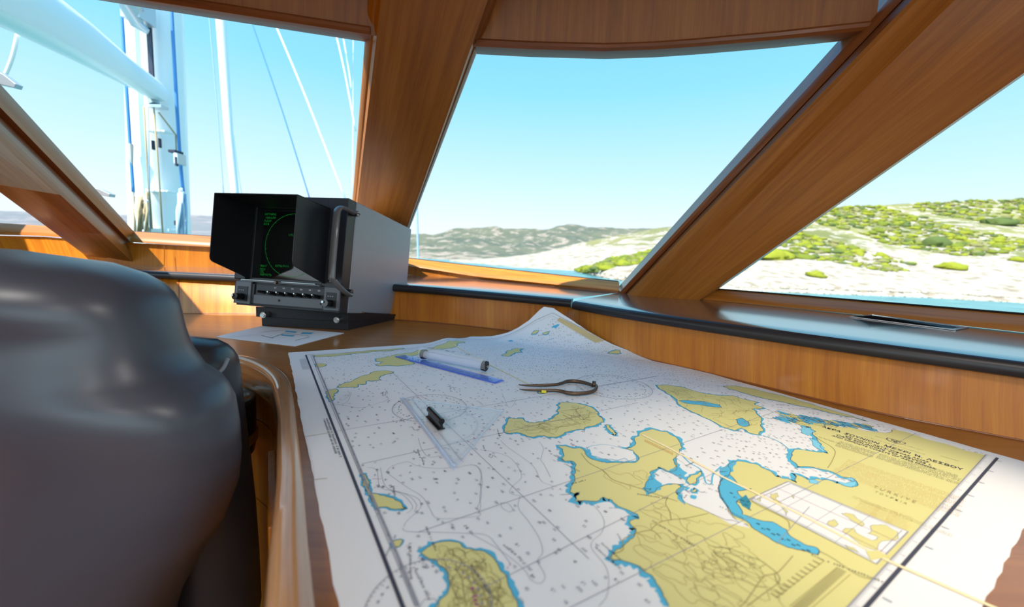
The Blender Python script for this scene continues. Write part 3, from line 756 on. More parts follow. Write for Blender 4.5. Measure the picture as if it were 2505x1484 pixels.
# the big island in the north
p = land(c7([(265, 150), (330, 150), (400, 160), (480, 185), (560, 205), (650, 215), (720, 215), (800, 240), (870, 255), (850, 270), (905, 290), (830, 295), (860, 320), (890, 360), (885, 390), (900, 430), (880, 450), (820, 440), (770, 410), (730, 425), (680, 410), (600, 370), (520, 330), (450, 300), (400, 270), (385, 240), (330, 205), (290, 180)]), .3, .0035)
over(c7([(395, 245), (450, 243), (540, 250), (640, 270), (652, 286), (600, 284), (520, 270), (430, 260)]), 'blue', 3, .2, 'ink')
over(c7([(738, 358), (775, 350), (815, 375), (820, 393), (790, 402), (762, 395), (745, 375)]), 'blue', 3, .2, 'ink')
land(c7([(662, 160), (720, 157), (800, 166), (900, 190), (1000, 213), (1100, 240), (1200, 268), (1300, 300), (1400, 328), (1520, 368), (1440, 345), (1300, 318), (1150, 282), (1000, 250), (850, 217), (760, 192), (700, 176)]), .2, .002)
# small islands near the curled corner
for px, f_ in (([(1650, 465), (1700, 430), (1740, 415), (1820, 415), (1800, 440), (1740, 455), (1700, 475)], .004),):
    land(c6(px), .4, f_)
for px in ([(832, 430), (870, 387), (940, 380), (898, 422)], [(988, 415), (1085, 385), (1055, 425), (1000, 430)], [(1878, 690), (1930, 662), (2040, 650), (2050, 690), (1950, 693)]): land(t7(px), .3, .0028)
for px in ([(1110, 345), (1180, 300), (1215, 295), (1170, 350)], [(500, 520), (560, 508), (590, 520), (530, 530)], [(1060, 505), (1140, 480), (1130, 495)], [(680, 640), (740, 625), (700, 650), (720, 690)]): over(t7(px), 'blue', 3, .4)
land(c5([(1545, 600), (1560, 578), (1600, 575), (1625, 590), (1580, 602)]), .3, .0022)
# left border islands
land(c1([(398, 778), (420, 785), (436, 815), (440, 840), (450, 880), (520, 895), (580, 920), (632, 965), (580, 968), (480, 960), (455, 925), (430, 870), (408, 800)]), .3, .003)
land(c1([(556, 1142), (590, 1130), (620, 1130), (602, 1165), (572, 1170)]), .3, .0012)
bigi = land(c1([(715, 1200), (760, 1165), (820, 1140), (920, 1145), (950, 1175), (1050, 1190), (1110, 1240), (1160, 1310), (1195, 1400), (1230, 1484), (1240, 1590), (900, 1620), (760, 1590), (800, 1480), (840, 1430), (870, 1360), (850, 1290), (800, 1240), (745, 1222)]), .25, .0042)
# inset chartlet
ins = FP([(1928, 1178), (2221, 1301), (2144, 1380), (1833, 1221)])
fill(ins, 'paper', 4); line(ins, .0014, 'grey_ink', 6, True)
ci = (sum(p[0] for p in ins)/4, sum(p[1] for p in ins)/4); line([ext(ci, p, .93) for p in ins], .0008, 'grey_ink', 6, True)
for px in ([(612, 815), (700, 820), (770, 880), (760, 910), (680, 862)], [(820, 905), (940, 900), (1018, 945), (950, 1010), (870, 1078), (760, 1048), (700, 1000), (620, 942), (700, 920), (735, 962), (840, 1010), (885, 985), (800, 958)], [(510, 890), (560, 855), (592, 890), (550, 910)], [(100, 672), (150, 665), (140, 710), (180, 745), (130, 730)], [(183, 770), (230, 805), (215, 828)], [(250, 690), (272, 688), (270, 708)], [(5, 715), (40, 700), (30, 730)], [(640, 1040), (700, 1060), (740, 1095), (660, 1070)]):
    p = jitter(FP(c3(px)), .3, 2); fill(p, 'land', 4.6); line(p, .0004, 'grey_ink', 6.2, True)
for t in (.25, .5, .72): line([ext(ins[0], ins[1], t), ext(ins[3], ins[2], t)], .0004, 'grey_ink', 6.1)
for t in (.35, .7): line([ext(ins[0], ins[3], t), ext(ins[1], ins[2], t)], .0004, 'magenta', 6.1)

# borders ------------------------------------------------------------------
a_in = flat(748, 868); a_dn = flat(985, 1484); ad = (Vector(a_dn)-Vector(a_in)).normalized(); a_end = (a_dn[0]+ad.x*.1, a_dn[1]+ad.y*.1)
line([a_in, a_end], .0034, 'ink', 6)
g0 = flat(765, 869); g1 = flat(884, 1155); g2 = flat(958, 1325); g3 = flat(1023, 1484)
line([g0, g1, g2, g3], .0026, 'grey_ink', 6); line([ext(g0, a_in, .33), ext(g3, a_dn, .2)], .0007, 'grey_ink', 6)
k0 = flat(2440, 1120); k1 = flat(2120, 1484); kd = (Vector(k1)-Vector(k0)).normalized()
line([k0, (k1[0]+kd.x*.08, k1[1]+kd.y*.08)], .0032, 'ink', 6)
line([yd_a, yr_], .0012, 'grey_ink', 6)
# graduated ticks along both neat lines
L = hypot(g3[0]-g0[0], g3[1]-g0[1]); n = int(L/.0045)
for k in range(n):
    p = ext(g0, g3, k/n); s_ = .005 if k % 10 == 0 else .0022
    q = (p[0]-e1.x*s_, p[1]-e1.y*s_); 
    if k % 5 == 0: line([p, q], .0006, 'ink', 6)
L = hypot(yr_[0]-yd_a[0], yr_[1]-yd_a[1]); n = int(L/.004)
for k in range(n):
    p = ext(yd_a, yr_, k/n); s_ = .006 if k % 10 == 0 else .0025
    line([p, (p[0]+e1.x*s_, p[1]+e1.y*s_)], .0007, 'grey_ink', 6)
    if k % 16 == 4: q = (p[0]+e1.x*.012, p[1]+e1.y*.012); line([q, (q[0]+e1.x*.006, q[1]+e1.y*.006)], .0014, 'grey_ink', 6)
# far border (left-to-corner) and right border
inB = (B0[0]-(e1.x*-.0)-e2.x*.0, B0[1]); 
bA = a_in; bB = flat(1352, 766); bC = flat(1600, 880) if 0 else None
offA = .02
line([bA, flat(1000, 853), flat(1150, 829.5), flat(1210, 828), flat(1268, 808), flat(1310, 783), flat(1352, 765)], .0009, 'ink', 6)
line([g0, flat(1000, 857), flat(1160, 832), flat(1215, 830), flat(1270, 811), flat(1312, 787), flat(1350, 772)], .0005, 'grey_ink', 6)
line([flat(1352, 765), flat(1438, 809), flat(1500, 842), flat(1560, 864), flat(1660, 890)], .0009, 'ink', 6)
line([flat(1350, 772), flat(1436, 816), flat(1500, 848), flat(1560, 869), flat(1655, 893)], .0005, 'grey_ink', 6)
# graticule
for a, b in (((816, 1056), (1605, 921)), ((884, 1135), (1560, 985)), ((1023, 1302), (1911, 1002)), ((960, 911), (1441, 1368)), ((1250, 1560), (2240, 1060)), ((1460, 945), (1612, 919)), ((1180, 1440), (1800, 1130)), ((1900, 1330), (1980, 1240))):
    line([flat(*a), flat(*b)], .0007, 'grey_ink', 5)
# pale ribbons along the folds, and tape at the corner
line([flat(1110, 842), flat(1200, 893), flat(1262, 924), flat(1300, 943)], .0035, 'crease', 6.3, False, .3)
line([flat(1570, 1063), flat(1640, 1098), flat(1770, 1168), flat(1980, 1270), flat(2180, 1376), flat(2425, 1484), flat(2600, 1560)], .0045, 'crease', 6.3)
quadm(FP([(2118, 1349), (2148, 1347), (2175, 1362), (2130, 1372)]), 'land', 6.4)
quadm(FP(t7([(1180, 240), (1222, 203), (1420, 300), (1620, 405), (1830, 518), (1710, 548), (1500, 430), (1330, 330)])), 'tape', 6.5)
for a, b in (((722, 976), (738, 977)), ((741, 1069), (815, 1057)), ((756, 1175), (800, 1170))): line(FP([a, b]), .0008, 'brown_ink', 6)

# contours & roads ----------------------------------------------------------
for l in (c1([(530, 770), (560, 740), (640, 715), (690, 735), (780, 750), (900, 745), (960, 735), (1005, 735), (1035, 770), (1030, 830), (1035, 900), (1015, 960), (1030, 1000), (960, 1010), (860, 1018), (790, 1010), (760, 960), (720, 900), (640, 850), (570, 800), (530, 770)]),
          c1([(620, 1065), (640, 1085), (800, 1090), (950, 1095), (1060, 1105), (1110, 1150), (1170, 1230), (1193, 1260)]), c1([(430, 745), (480, 760), (500, 850), (600, 880), (650, 920), (670, 960), (640, 990)]), c1([(500, 745), (530, 850), (640, 890), (690, 940), (680, 980)]), c1([(540, 860), (680, 900), (715, 940), (700, 975), (640, 1030), (625, 1060)]),
          c1([(700, 590), (720, 650), (760, 690), (830, 680)]), c1([(250, 415), (320, 400), (345, 350), (330, 345)]),
          c2([(190, 450), (230, 490), (330, 560), (400, 620), (440, 700), (500, 730), (540, 740)]), c2([(430, 460), (455, 500), (440, 570), (460, 600), (500, 680)]), c2([(310, 800), (300, 870), (360, 950), (430, 1060), (450, 1150), (420, 1200), (465, 1290), (440, 1340), (380, 1320), (340, 1260), (250, 1180), (130, 1100), (0, 1030)]),
          c2([(60, 510), (130, 520), (250, 560), (320, 670), (260, 740), (250, 780), (330, 800)]), c2([(0, 600), (50, 620), (75, 700), (60, 800), (65, 860), (50, 910)]), c2([(190, 840), (230, 840), (265, 880), (240, 895), (200, 870), (190, 840)]), c2([(680, 830), (760, 850), (830, 940), (820, 1020), (760, 1080), (760, 1130), (850, 1250), (855, 1400), (800, 1484)]),
          c5([(330, 560), (420, 600), (640, 700)]), c8([(1170, 550), (1200, 510), (1300, 515)]), c5([(1215, 600), (1240, 650), (1270, 720), (1310, 720), (1350, 650)]), c5([(1890, 620), (1900, 560), (1950, 560)]), c8([(460, 690), (600, 710), (760, 730), (920, 690), (1030, 640), (960, 580)]), c8([(620, 560), (640, 600), (600, 640), (540, 660)])):
    line(smooth2(FP(l), 6), .00042, 'grey_ink', 5)
for l in (c2([(690, 530), (740, 590), (830, 640), (880, 690), (960, 720), (1060, 750), (1170, 790), (1290, 830)]), c2([(1130, 1000), (1180, 960), (1250, 945), (1340, 935), (1480, 905)]), c2([(1250, 945), (1240, 890), (1215, 845), (1230, 800)]), c2([(880, 1160), (950, 1130), (960, 1060), (1120, 1010), (1190, 1065)]), c2([(1780, 1180), (1900, 1270), (1920, 1330), (1830, 1400), (1720, 1484)]), c7([(1080, 1180), (1000, 1270), (960, 1290), (900, 1310), (800, 1450), (760, 1484)]), c7([(970, 1290), (990, 1340), (1050, 1370)]), c7([(1240, 1150), (1330, 1200), (1480, 1300), (1600, 1320)]), c7([(830, 850), (900, 890), (1040, 960), (1060, 1010)]), c7([(1200, 450), (1240, 480), (1330, 540), (1320, 600), (1290, 650)]), c2([(1290, 530), (1280, 560), (1285, 600), (1260, 640)]),
          c1([(895, 1280), (930, 1330), (940, 1400), (960, 1484)]), c1([(1060, 1230), (1000, 1290), (940, 1340)])):
    line(smooth2(FP(l), 5), .0009, 'brown_ink', 5)
# relief form-lines on land
r_ = random.Random(5)
def blob(cx, cy, s, k):
    ph = [r_.uniform(0, 6.28) for _ in range(5)]; out = []
    for i in range(34):
        a = i/34*2*pi; rad = s*(1+.22*sin(2*a+ph[0])+.2*sin(3*a+ph[1])+.14*sin(5*a+ph[2])+.1*sin(8*a+ph[3]))
        out.append((cx+e1.x*rad*1.4*cos(a)+e2.x*rad*sin(a), cy+e1.y*rad*1.4*cos(a)+e2.y*rad*sin(a)))
    return out
def all_in(pl, poly): return all(inside(poly, *p) for p in pl[::4])
gulf_px = FP(c7([(640, 640), (832, 775), (760, 880), (960, 960), (1240, 1120), (1240, 1190), (1000, 1120), (700, 1000), (400, 850), (360, 640)]))
cnt = 0
for cx_, cy_, n_, sp in ((1610, 1400, 14, .055), (1500, 1160, 8, .03), (1640, 1290, 14, .045), (1740, 1350, 12, .05), (1560, 1120, 10, .02), (1900, 1130, 5, .02), (1800, 1420, 10, .05)):
    q = flat(cx_, cy_)
    for k in range(n_):
        pl = blob(q[0]+r_.gauss(0, sp), q[1]+r_.gauss(0, sp*.8), r_.uniform(.004, .02), k)
        if all_in(pl, mainland) and not any(inside(gulf_px, *p) for p in pl[::3]): line(pl, .0004, 'brown_ink', 4.9, True)
for poly, n_ in ((LANDS[5], 14), (bigi, 22)):
    xs = [p[0] for p in poly]; ys = [p[1] for p in poly]
    for k in range(n_*6):
        pl = blob(r_.uniform(min(xs), max(xs)), r_.uniform(min(ys), max(ys)), r_.uniform(.003, .014), k)
        if all_in(pl, poly): line(pl, .0004, 'brown_ink', 4.9, True)
# island roads
for poly, n_ in ((LANDS[5], 14),):
    xs = [q[0] for q in poly]; ys = [q[1] for q in poly]
    for k in range(n_*3):
        a = (r_.uniform(min(xs), max(xs)), r_.uniform(min(ys), max(ys))); an = r_.uniform(0, 6.28); pts = [a]
        for _ in range(5): an += r_.uniform(-.7, .7); pts.append((pts[-1][0]+cos(an)*.012, pts[-1][1]+sin(an)*.012))
        if all(inside(poly, *q) for q in pts): line(smooth2(pts, 3), .0006, 'brown_ink', 5)
les = [l for l in LANDS if len(l) > 60 and inside(l, *flat(1740, 1000))]
for poly in les:
    if poly is mainland: continue
    xs = [q[0] for q in poly]; ys = [q[1] for q in poly]
    for k in range(160):
        a = (r_.uniform(min(xs), max(xs)), r_.uniform(min(ys), max(ys))); an = r_.uniform(0, 6.28); pts = [a]
        for _ in range(5): an += r_.uniform(-.7, .7); pts.append((pts[-1][0]+cos(an)*.008, pts[-1][1]+sin(an)*.008))
        if all(inside(poly, *q) for q in pts): line(smooth2(pts, 3), .0005, 'brown_ink', 5)
# compass roses
def rose(px, rad):
    c = flat(*px)
    P = lambda a, r: (c[0]+e1.x*r*cos(a)+e2.x*r*sin(a), c[1]+e1.y*r*cos(a)+e2.y*r*sin(a))
    line([P(i/72*2*pi, rad) for i in range(72)], .0007, 'grey_ink', 5, True)
    for i in range(72): line([P(i/72*2*pi, rad), P(i/72*2*pi, rad*(.9 if i % 6 == 0 else .95))], .0006, 'grey_ink', 5)
    for i in range(0, 360, 10): a = radians(i); line([P(a-.03, rad*.83), P(a+.03, rad*.83)], .0018, 'grey_ink', 5)
    line([P(i/6*2*pi, rad*.16) for i in range(6)], .0006, 'grey_ink', 5, True)
_a = Vector(flat(956, 1003)); _b = Vector(flat(1137, 984)); rose((1052, 996), (_b-_a).length/2*.98)
rose((1500, 944), .085); rose((1050, 1484), .05)
# soundings: small two-figure depth numbers set square to the chart's own north
SEG = {'0': 'abcdef', '1': 'bc', '2': 'abged', '3': 'abgcd', '4': 'fgbc', '5': 'afgcd', '6': 'afgedc', '7': 'abc', '8': 'abcdefg', '9': 'abcdfg'}
SP = {'a': ((0, 2), (1, 2)), 'b': ((1, 2), (1, 1)), 'c': ((1, 1), (1, 0)), 'd': ((0, 0), (1, 0)), 'e': ((0, 0), (0, 1)), 'f': ((0, 1), (0, 2)), 'g': ((0, 1), (1, 1))}
def digits(x, y, txt, h, m='grey_ink', w=.00045):
    s = h/2
    for k, ch in enumerate(txt):
        for g in SEG[ch]:
            (a, b), (c, d) = SP[g]; ox = k*s*1.7
            A = (x+e1.x*(a*s+ox)+e2.x*b*s, y+e1.y*(a*s+ox)+e2.y*b*s); B = (x+e1.x*(c*s+ox)+e2.x*d*s, y+e1.y*(c*s+ox)+e2.y*d*s)
            dx, dy = B[0]-A[0], B[1]-A[1]; L_ = hypot(dx, dy)*2/w; nx, ny = -dy/L_, dx/L_
            quadm([(A[0]-nx, A[1]-ny), (B[0]-nx, B[1]-ny), (B[0]+nx, B[1]+ny), (A[0]+nx, A[1]+ny)], m, 5.5)
BB = [(min(q[0] for q in l), max(q[0] for q in l), min(q[1] for q in l), max(q[1] for q in l)) for l in LANDS]
BW = [(min(q[0] for q in l), max(q[0] for q in l), min(q[1] for q in l), max(q[1] for q in l)) for l in WAT]
def on_land(x, y):
    for l, b in zip(WAT, BW):
        if b[0] < x < b[1] and b[2] < y < b[3] and inside(l, x, y): return False
    for l, b in zip(LANDS, BB):
        if b[0] < x < b[1] and b[2] < y < b[3] and inside(l, x, y): return True
    return False
frame = [g0, flat(1350, 774), flat(1500, 849), flat(1700, 907), yd_a, yr_, (g3[0]+ad.x*.1, g3[1]+ad.y*.1)]
gulfpoly = gulf_px
r_ = random.Random(21); st = .0138
xs = [q[0] for q in frame]; ys = [q[1] for q in frame]; nsd = 0
U0 = Vector(g0); 
for i in range(-110, 140):
    for j in range(-110, 60):
        x = U0.x+e1.x*i*st+e2.x*j*st*1.0+r_.uniform(-.45, .45)*st; y = U0.y+e1.y*i*st+e2.y*j*st+r_.uniform(-.45, .45)*st
        dense = (y > .95) or x > .35
        if r_.random() < (.14 if dense else .52) or not inside(frame, x, y): continue
        if on_land(x, y) or on_land(x+e1.x*.004, y+e1.y*.004): continue
        dense = (y > .95) or x > .35
        hh = .0021 if dense else .0026
        digits(x, y, str(r_.randint(11, 99)) if r_.random() < .7 else str(r_.randint(100, 480)), hh, 'ink' if r_.random() < .2 else 'grey_ink', .00045); nsd += 1
        if (dense or r_.random() < .0) and r_.random() < .6:
            digits(x+e1.x*.006+e2.x*.005, y+e1.y*.006+e2.y*.005, str(r_.randint(11, 99)), .0019, 'grey_ink', .0004)
# soundings in the blue gulf and names around the coasts as fine strokes
def micro(p, dirv, length, h, m='ink', seed=0, layer=5.6, w=.0005):
    """one row of illegibly small print"""
    r = random.Random(seed); up = Vector((-dirv.y, dirv.x)); s = 0
    while s < length:
        if (Vector((p[0]+dirv.x*s, p[1]+dirv.y*s))-Vector(yd_a)).dot(E1) > -.006 and layer < 6: break
        L_ = r.uniform(.5, .9)*h; y0_ = 0; y1_ = h*r.uniform(.6, 1)
        a = (p[0]+dirv.x*s, p[1]+dirv.y*s)
        quadm([a, (a[0]+dirv.x*L_*.45, a[1]+dirv.y*L_*.45), (a[0]+dirv.x*L_*.45+up.x*y1_, a[1]+dirv.y*L_*.45+up.y*y1_), (a[0]+up.x*y1_, a[1]+up.y*y1_)], m, layer)
        s += L_+(h*.9 if r.random() < .17 else h*.12)
E1 = Vector((e1.x, e1.y)); E2 = Vector((e2.x, e2.y))
for k in range(26):
    q = Vector(flat(*c7([(900+r_.random()*300, 980)])[0])); 
for k, (x, y) in enumerate([(700+i*22, 800+i*15+(i % 3)*12) for i in range(6)]+[(860+i*30, 985+i*16+(i % 2)*14) for i in range(12)]):
    q = flat(*c7([(x, y)])[0]); digits(q[0], q[1], str(20+k), .0022, 'ink', .0005)
labels_px = [(1560, 1210, -.2, 16), (1595, 1275, -.9, 22), (1215, 1050, -1.4, 14), (1345, 1110, -.8, 12), (1380, 1135, -.8, 12), (1400, 1185, .5, 10), (960, 1190, -1.2, 10), (965, 1310, -1.6, 14), (1000, 1330, -1.3, 20), (1010, 1390, -1.0, 18), (1150, 1385, -1.0, 16), (1040, 1290, -1.1, 16), (1230, 1335, -.8, 12), (1470, 1330, -1.0, 12), (1455, 1340, -1.0, 12), (1760, 1240, -.9, 12), (1500, 920, .3, 8), (1420, 900, .2, 8), (1350, 905, -.5, 6), (1180, 1090, -1.3, 8), (1020, 1100, -1.2, 12), (1030, 1120, -1.2, 9), (2010, 1370, -.6, 20), (1680, 1140, .6, 9), (1830, 1230, .6, 8), (1900, 990, 0, 12), (1960, 1000, 0, 14)]
for k, (x, y, a, L_) in enumerate(labels_px):
    q = flat(x, y); d_ = Vector((cos(a), sin(a))); micro(q, d_, L_*.0022, .0026, 'ink', k)
# coast names: short ticks radiating from the shoreline
for l in LANDS:
    if l is mainland: src = coast[60:]
    else: src = l
    for q in src[::7]:
        if r_.random() < .55:
            a = r_.uniform(0, 6.28); s_ = (q[0]+cos(a)*.006, q[1]+sin(a)*.006)
            if not on_land(*s_): micro(s_, Vector((cos(a), sin(a))), r_.uniform(.005, .013), .0018, 'ink' if r_.random() < .8 else 'magenta', int(a*1e4), 5.6)
# pencilled notes on the open sea
for l in (c8([(950, 590), (985, 570), (970, 600), (1000, 605), (1010, 560), (1025, 590)]), c8([(1145, 875), (1165, 850), (1168, 870), (1185, 855), (1190, 880)]), c8([(1630, 520), (1655, 515), (1650, 550), (1680, 520), (1700, 555)]), c8([(1240, 930), (1270, 925), (1290, 955), (1330, 960)]), c8([(2040, 1215), (2070, 1240), (2085, 1210), (2120, 1235)]), c5([(985, 670), (1010, 680), (1045, 710)]), c8([(360, 440), (395, 430), (385, 470), (410, 480)])):
    line(smooth2(FP(l), 3), .0008, 'grey_ink', 6)
# margin notes beside the left border
lm = Vector(ad.x*1.0, ) if 0 else Vector((ad.x, ad.y))
for k, (x0, y0) in enumerate([(400, 842), (372, 848)]):
    q = flat(*c8([(x0, y0)])[0]); micro(q, lm, .14-.012*k, .0035, 'ink', 50+k, 6)
for k in range(7):
    q = flat(*c8([(133+k*10, 243-k*1)])[0]); micro(q, lm, .10, .0018, 'grey_ink', 60+k, 6)
# lettering -----------------------------------------------------------------
def glyphs(txt):
    cu = bpy.data.curves.new('lettering', 'FONT'); cu.body = txt; cu.size = 1; cu.resolution_u = 3
    ob = bpy.data.objects.new('lettering', cu); COL.objects.link(ob); bpy.context.view_layer.update()
    me = bpy.data.meshes.new_from_object(ob.evaluated_get(bpy.context.evaluated_depsgraph_get()))
    v = [tuple(x.co) for x in me.vertices]; f = [tuple(q.vertices) for q in me.polygons]
    bpy.data.objects.remove(ob); bpy.data.curves.remove(cu); bpy.data.meshes.remove(me); return v, f
def letters(txt, pa_, pb_, hgt, m='ink', layer=6, weight=0.0):
    v, f = glyphs(txt); A = Vector(flat(*pa_)); B = Vector(flat(*pb_)); d_ = (B-A); L_ = d_.length; d_.normalize(); up = Vector((-d_.y, d_.x))
    x0 = min(a[0] for a in v); x1 = max(a[0] for a in v); y1 = max(a[1] for a in v)
    sx = L_/(x1-x0); sy = hgt/y1; b = len(prt.v); k = prt.mi(m)
    for off_ in ((0, 0), (weight, 0), (0, weight)) if weight else ((0, 0),):
        b = len(prt.v)
        for a in v:
            q = A+d_*((a[0]-x0)*sx+off_[0])+up*(a[1]*sy+off_[1]); prt.v.append(tuple(bend(q.x, q.y, (layer+off_[0]*100+off_[1]*200)*LIFT)))
        for t in f: prt.f.append(tuple(b+i for i in t)); prt.m.append(k); prt.uv.append([(0, 0)]*len(t))
T = lambda x, y: c9([(x, y)])[0]
for txt, a, b, h_ in (('ΑΚΡΑ', (2009.6, 1044.6), (2055, 1058), .0098), ('ΣΟΥΝΙΟΝ', (2064.6, 1061.5), (2147.7, 1087), .0098), ('ΜΕΧΡΙ', (2161.6, 1091), (2224, 1110.8), .0098), ('Ν.', (2238.4, 1115.8), (2256, 1120.6), .0098), ('ΛΕΣΒΟΥ', (2265.5, 1124.5), (2355, 1151.2), .0098)):
    letters(txt, a, b, h_, 'ink', 6, .0003)
letters('ΚΑΙ ΕΝΑΝΤΙ ΑΚΤΑΙ ΜΙΚΡΑΣ ΑΣΙΑΣ', (2067, 1067), (2272, 1132.3), .0058, 'ink', 6, .0002)
letters('CAPE SOUNION TO LESVOS I.', (2044.7, 1065.1), (2278, 1140.4), .0078, 'ink', 6, .0002)
letters('AND OPPOSITE COASTS OF ASIA MINOR', (2034.3, 1066.3), (2288.5, 1148.9), .0058, 'ink', 6, .0002)
letters('T U R K I Y E', T(1130, 925), T(1630, 1115), .0085, 'brown_ink', 6)
letters('Τ Ο Υ Ρ Κ Ι Α', T(1150, 985), T(1530, 1130), .0065, 'brown_ink', 6)
# crest: round-bottomed shield with a wreath
cc = flat(*T(1400, 383)); 
def CR(u, v): u *= .52; v *= .55; return (cc[0]+E1.x*u+E2.x*v, cc[1]+E1.y*u+E2.y*v)
sh = [CR(-.021, .012), CR(0, .0135), CR(.021, .012), CR(.021, 0), CR(.017, -.010), CR(.009, -.016), CR(0, -.018), CR(-.009, -.016), CR(-.017, -.010), CR(-.021, 0)]
line(smooth2(sh+[sh[0]], 3), .0011, 'ink', 6)
for a0 in (0, 2.1, 4.2): line([CR(.0095*cos(a0+t*.3)*(1+.25*sin(t)), -.001+.009*sin(a0+t*.3)) for t in range(6)], .0012, 'ink', 6, False, .5)
line([CR(.004*cos(t), .004*sin(t)-.001) for t in range(7)], .0012, 'ink', 6)
# small print blocks
def block(px, row_len, rows_, gap, h_, m, seed):
    q = Vector(flat(*px))
    for k in range(rows_): a = q-E2*gap*k; micro(a, E1, row_len*(1 if k % 5 != 4 else .8), h_, m, seed+k)
block(T(750, 385), .045, 9, .0036, .0019, 'ink', 100)
block(T(1215, 530), .085, 8, .0036, .0019, 'ink', 120)
block(T(1560, 610), .05, 3, .0036, .0019, 'ink', 130)
block(T(850, 600), .12, 4, .0042, .002, 'pink_ink', 140); block(T(800, 640), .12, 7, .0042, .002, 'pink_ink', 150)
block(T(700, 700), .13, 5, .0045, .002, 'pink_ink', 160)
block(T(500, 330), .03, 2, .0036, .0019, 'ink', 170); block(T(1040, 330), .04, 1, .003, .0019, 'ink', 171); block(T(1160, 322), .018, 1, .003, .0019, 'ink', 172); block(T(1395, 437), .035, 1, .003, .0019, 'ink', 173); block(T(1510, 430), .022, 1, .003, .0019, 'ink', 174)
block(c3([(700, 690)])[0], .11, 2, .005, .0018, 'brown_ink', 180)
for k in range(3): block((c3([(760+k*110, 720+k*35)])[0]), .018, 9, .0045, .0018, 'pink_ink', 190+k*10)
block(c3([(1330, 400)])[0], .02, 1, .005, .0018, 'ink', 199)
# latitude scale blocks at the bottom of the chart
for k in range(34):
    q = Vector(flat(*c7([(1075+k*8.2, 1484-k*7.1)])[0])); 
    line([tuple(q), tuple(q+E1*.007)], .0009, 'brown_ink', 6)
    if k % 3 == 0: line([tuple(q-E1*.016), tuple(q-E1*.010)], .0014, 'brown_ink', 6)
qa = flat(*c7([(1060, 1484)])[0]); qb = flat(*c7([(1345, 1250)])[0])
for o_ in (0, .010, -.010): line([(qa[0]+E1.x*o_, qa[1]+E1.y*o_), (qb[0]+E1.x*o_, qb[1]+E1.y*o_)], .0006, 'brown_ink', 6)
letters('ΝΗΣΟΣ ΧΙΟΣ', c5([(1765, 800)])[0], c5([(1925, 885)])[0], .004, 'brown_ink', 6)
# magenta name on the big southern island
micro(flat(1148, 1440), Vector((.35, -.94)), .045, .005, 'magenta', 300); micro(flat(1395, 1085), Vector((.6, -.8)), .012, .003, 'magenta', 301)
# highlighter patch on the northern peninsula
hl_ = FP(c2([(1090, 445), (1120, 440), (1270, 530), (1260, 545)]))
for k in range(16):
    q = ext(hl_[0], hl_[2], k/16); line([q, (q[0]-.003, q[1]-.008)], .0018, mat_y if False else 'pink_ink', 5)
chart = paper.build('nautical_chart')
tag(chart, 'large worn paper nautical chart with yellow land and blue shoals spread over the table', 'chart')
print('chart faces', len(paper.f), 'soundings', nsd)
# ================================================================== RADAR
YAW, TLT = .1886, .1382
ru = Vector((cos(YAW), -sin(YAW), 0)); rw0 = Vector((sin(YAW), cos(YAW), 0)); zz = Vector((0, 0, 1))
rv = zz*cos(TLT)+rw0*sin(TLT); rw = rw0*cos(TLT)-zz*sin(TLT); RO = Vector((-.5687, 1.3068, .0691))
def L3(u, v, w): return RO+ru*u+rv*v+rw*w
def LOC(px, py, w=None, u=None):
    r = ray(px, py); C = Vector((0, 0, H))-RO
    if u is None: t = (w-C.dot(rw))/r.dot(rw)
    else: t = (u-C.dot(ru))/r.dot(ru)
    P = C+r*t; return P.dot(ru), P.dot(rv), P.dot(rw)
AX = (ru, rv, rw)
def lbox(mb, u0, u1, v0, v1, w0, w1, m): mb.box(L3((u0+u1)/2, (v0+v1)/2, (w0+w1)/2), (u1-u0, v1-v0, w1-w0), m, AX)
rad = empty('radar_display', 'black and grey radar display unit with hooded green screen standing on the table', 'radar')
W_, H_, D_ = .41, .385, .478
b = MB(); lbox(b, -W_, 0, 0, H_, .045, D_, 'radar_grey'); b.build('cover', rad, bevel=.003)
b = MB()
prof = [(-W_+.004, .085), (-.004, .02), (-.004, H_-.004), (-W_+.004, H_-.004)]
# bezel built as a frame around the screen well, with a chamfered rear edge
s0, s1, t0_, t1_ = -.361+.008, -.07-.008, .10, .345
for (a, c, e, f) in ((-W_+.004, s0, .0, H_), (s1, -.003, .0, H_), (s0, s1, t1_, H_), (s0, s1, .0, t0_)): lbox(b, a, c, e, f, 0, .0455, 'radar_dark')
b.build('bezel', rad, bevel=.0015)
b = MB(); lbox(b, s0-.002, s1+.002, t0_-.002, t1_+.002, .036, .044, 'radar_blk'); b.build('screen_surround', rad)
# screen: bulged dark glass
scx, scy = -.226, .222
b = MB(); rows = []
for j in range(13):
    r0 = []
    for i in range(13):
        x = (i/12-.5)*2; y = (j/12-.5)*2; k = .028+.008*(x*x+y*y)/2
        r0.append(L3(scx-.004+x*.122, scy+y*.120, k))
    rows.append(r0)
b.grid(rows, 'glass_blk'); scr = b.build('screen', rad, smooth=True)
def scz(u, v): x = (u-scx+.004)/.122; y = (v-scy)/.120; return .028+.008*(x*x+y*y)/2-.0006
b = MB(); R_ = .112
ring = [(scx+R_*cos(t*pi/60), scy+R_*sin(t*pi/60)) for t in range(121)]
for (a, c) in zip(ring, ring[1:]):
    ka = 1-.0011/R_
    q = [a, c, (scx+(c[0]-scx)*ka, scy+(c[1]-scy)*ka), (scx+(a[0]-scx)*ka, scy+(a[1]-scy)*ka)]
    if min(x for x, y in q) > s0-.01: b.face([L3(x, y, scz(x, y)) for x, y in q], 'green')
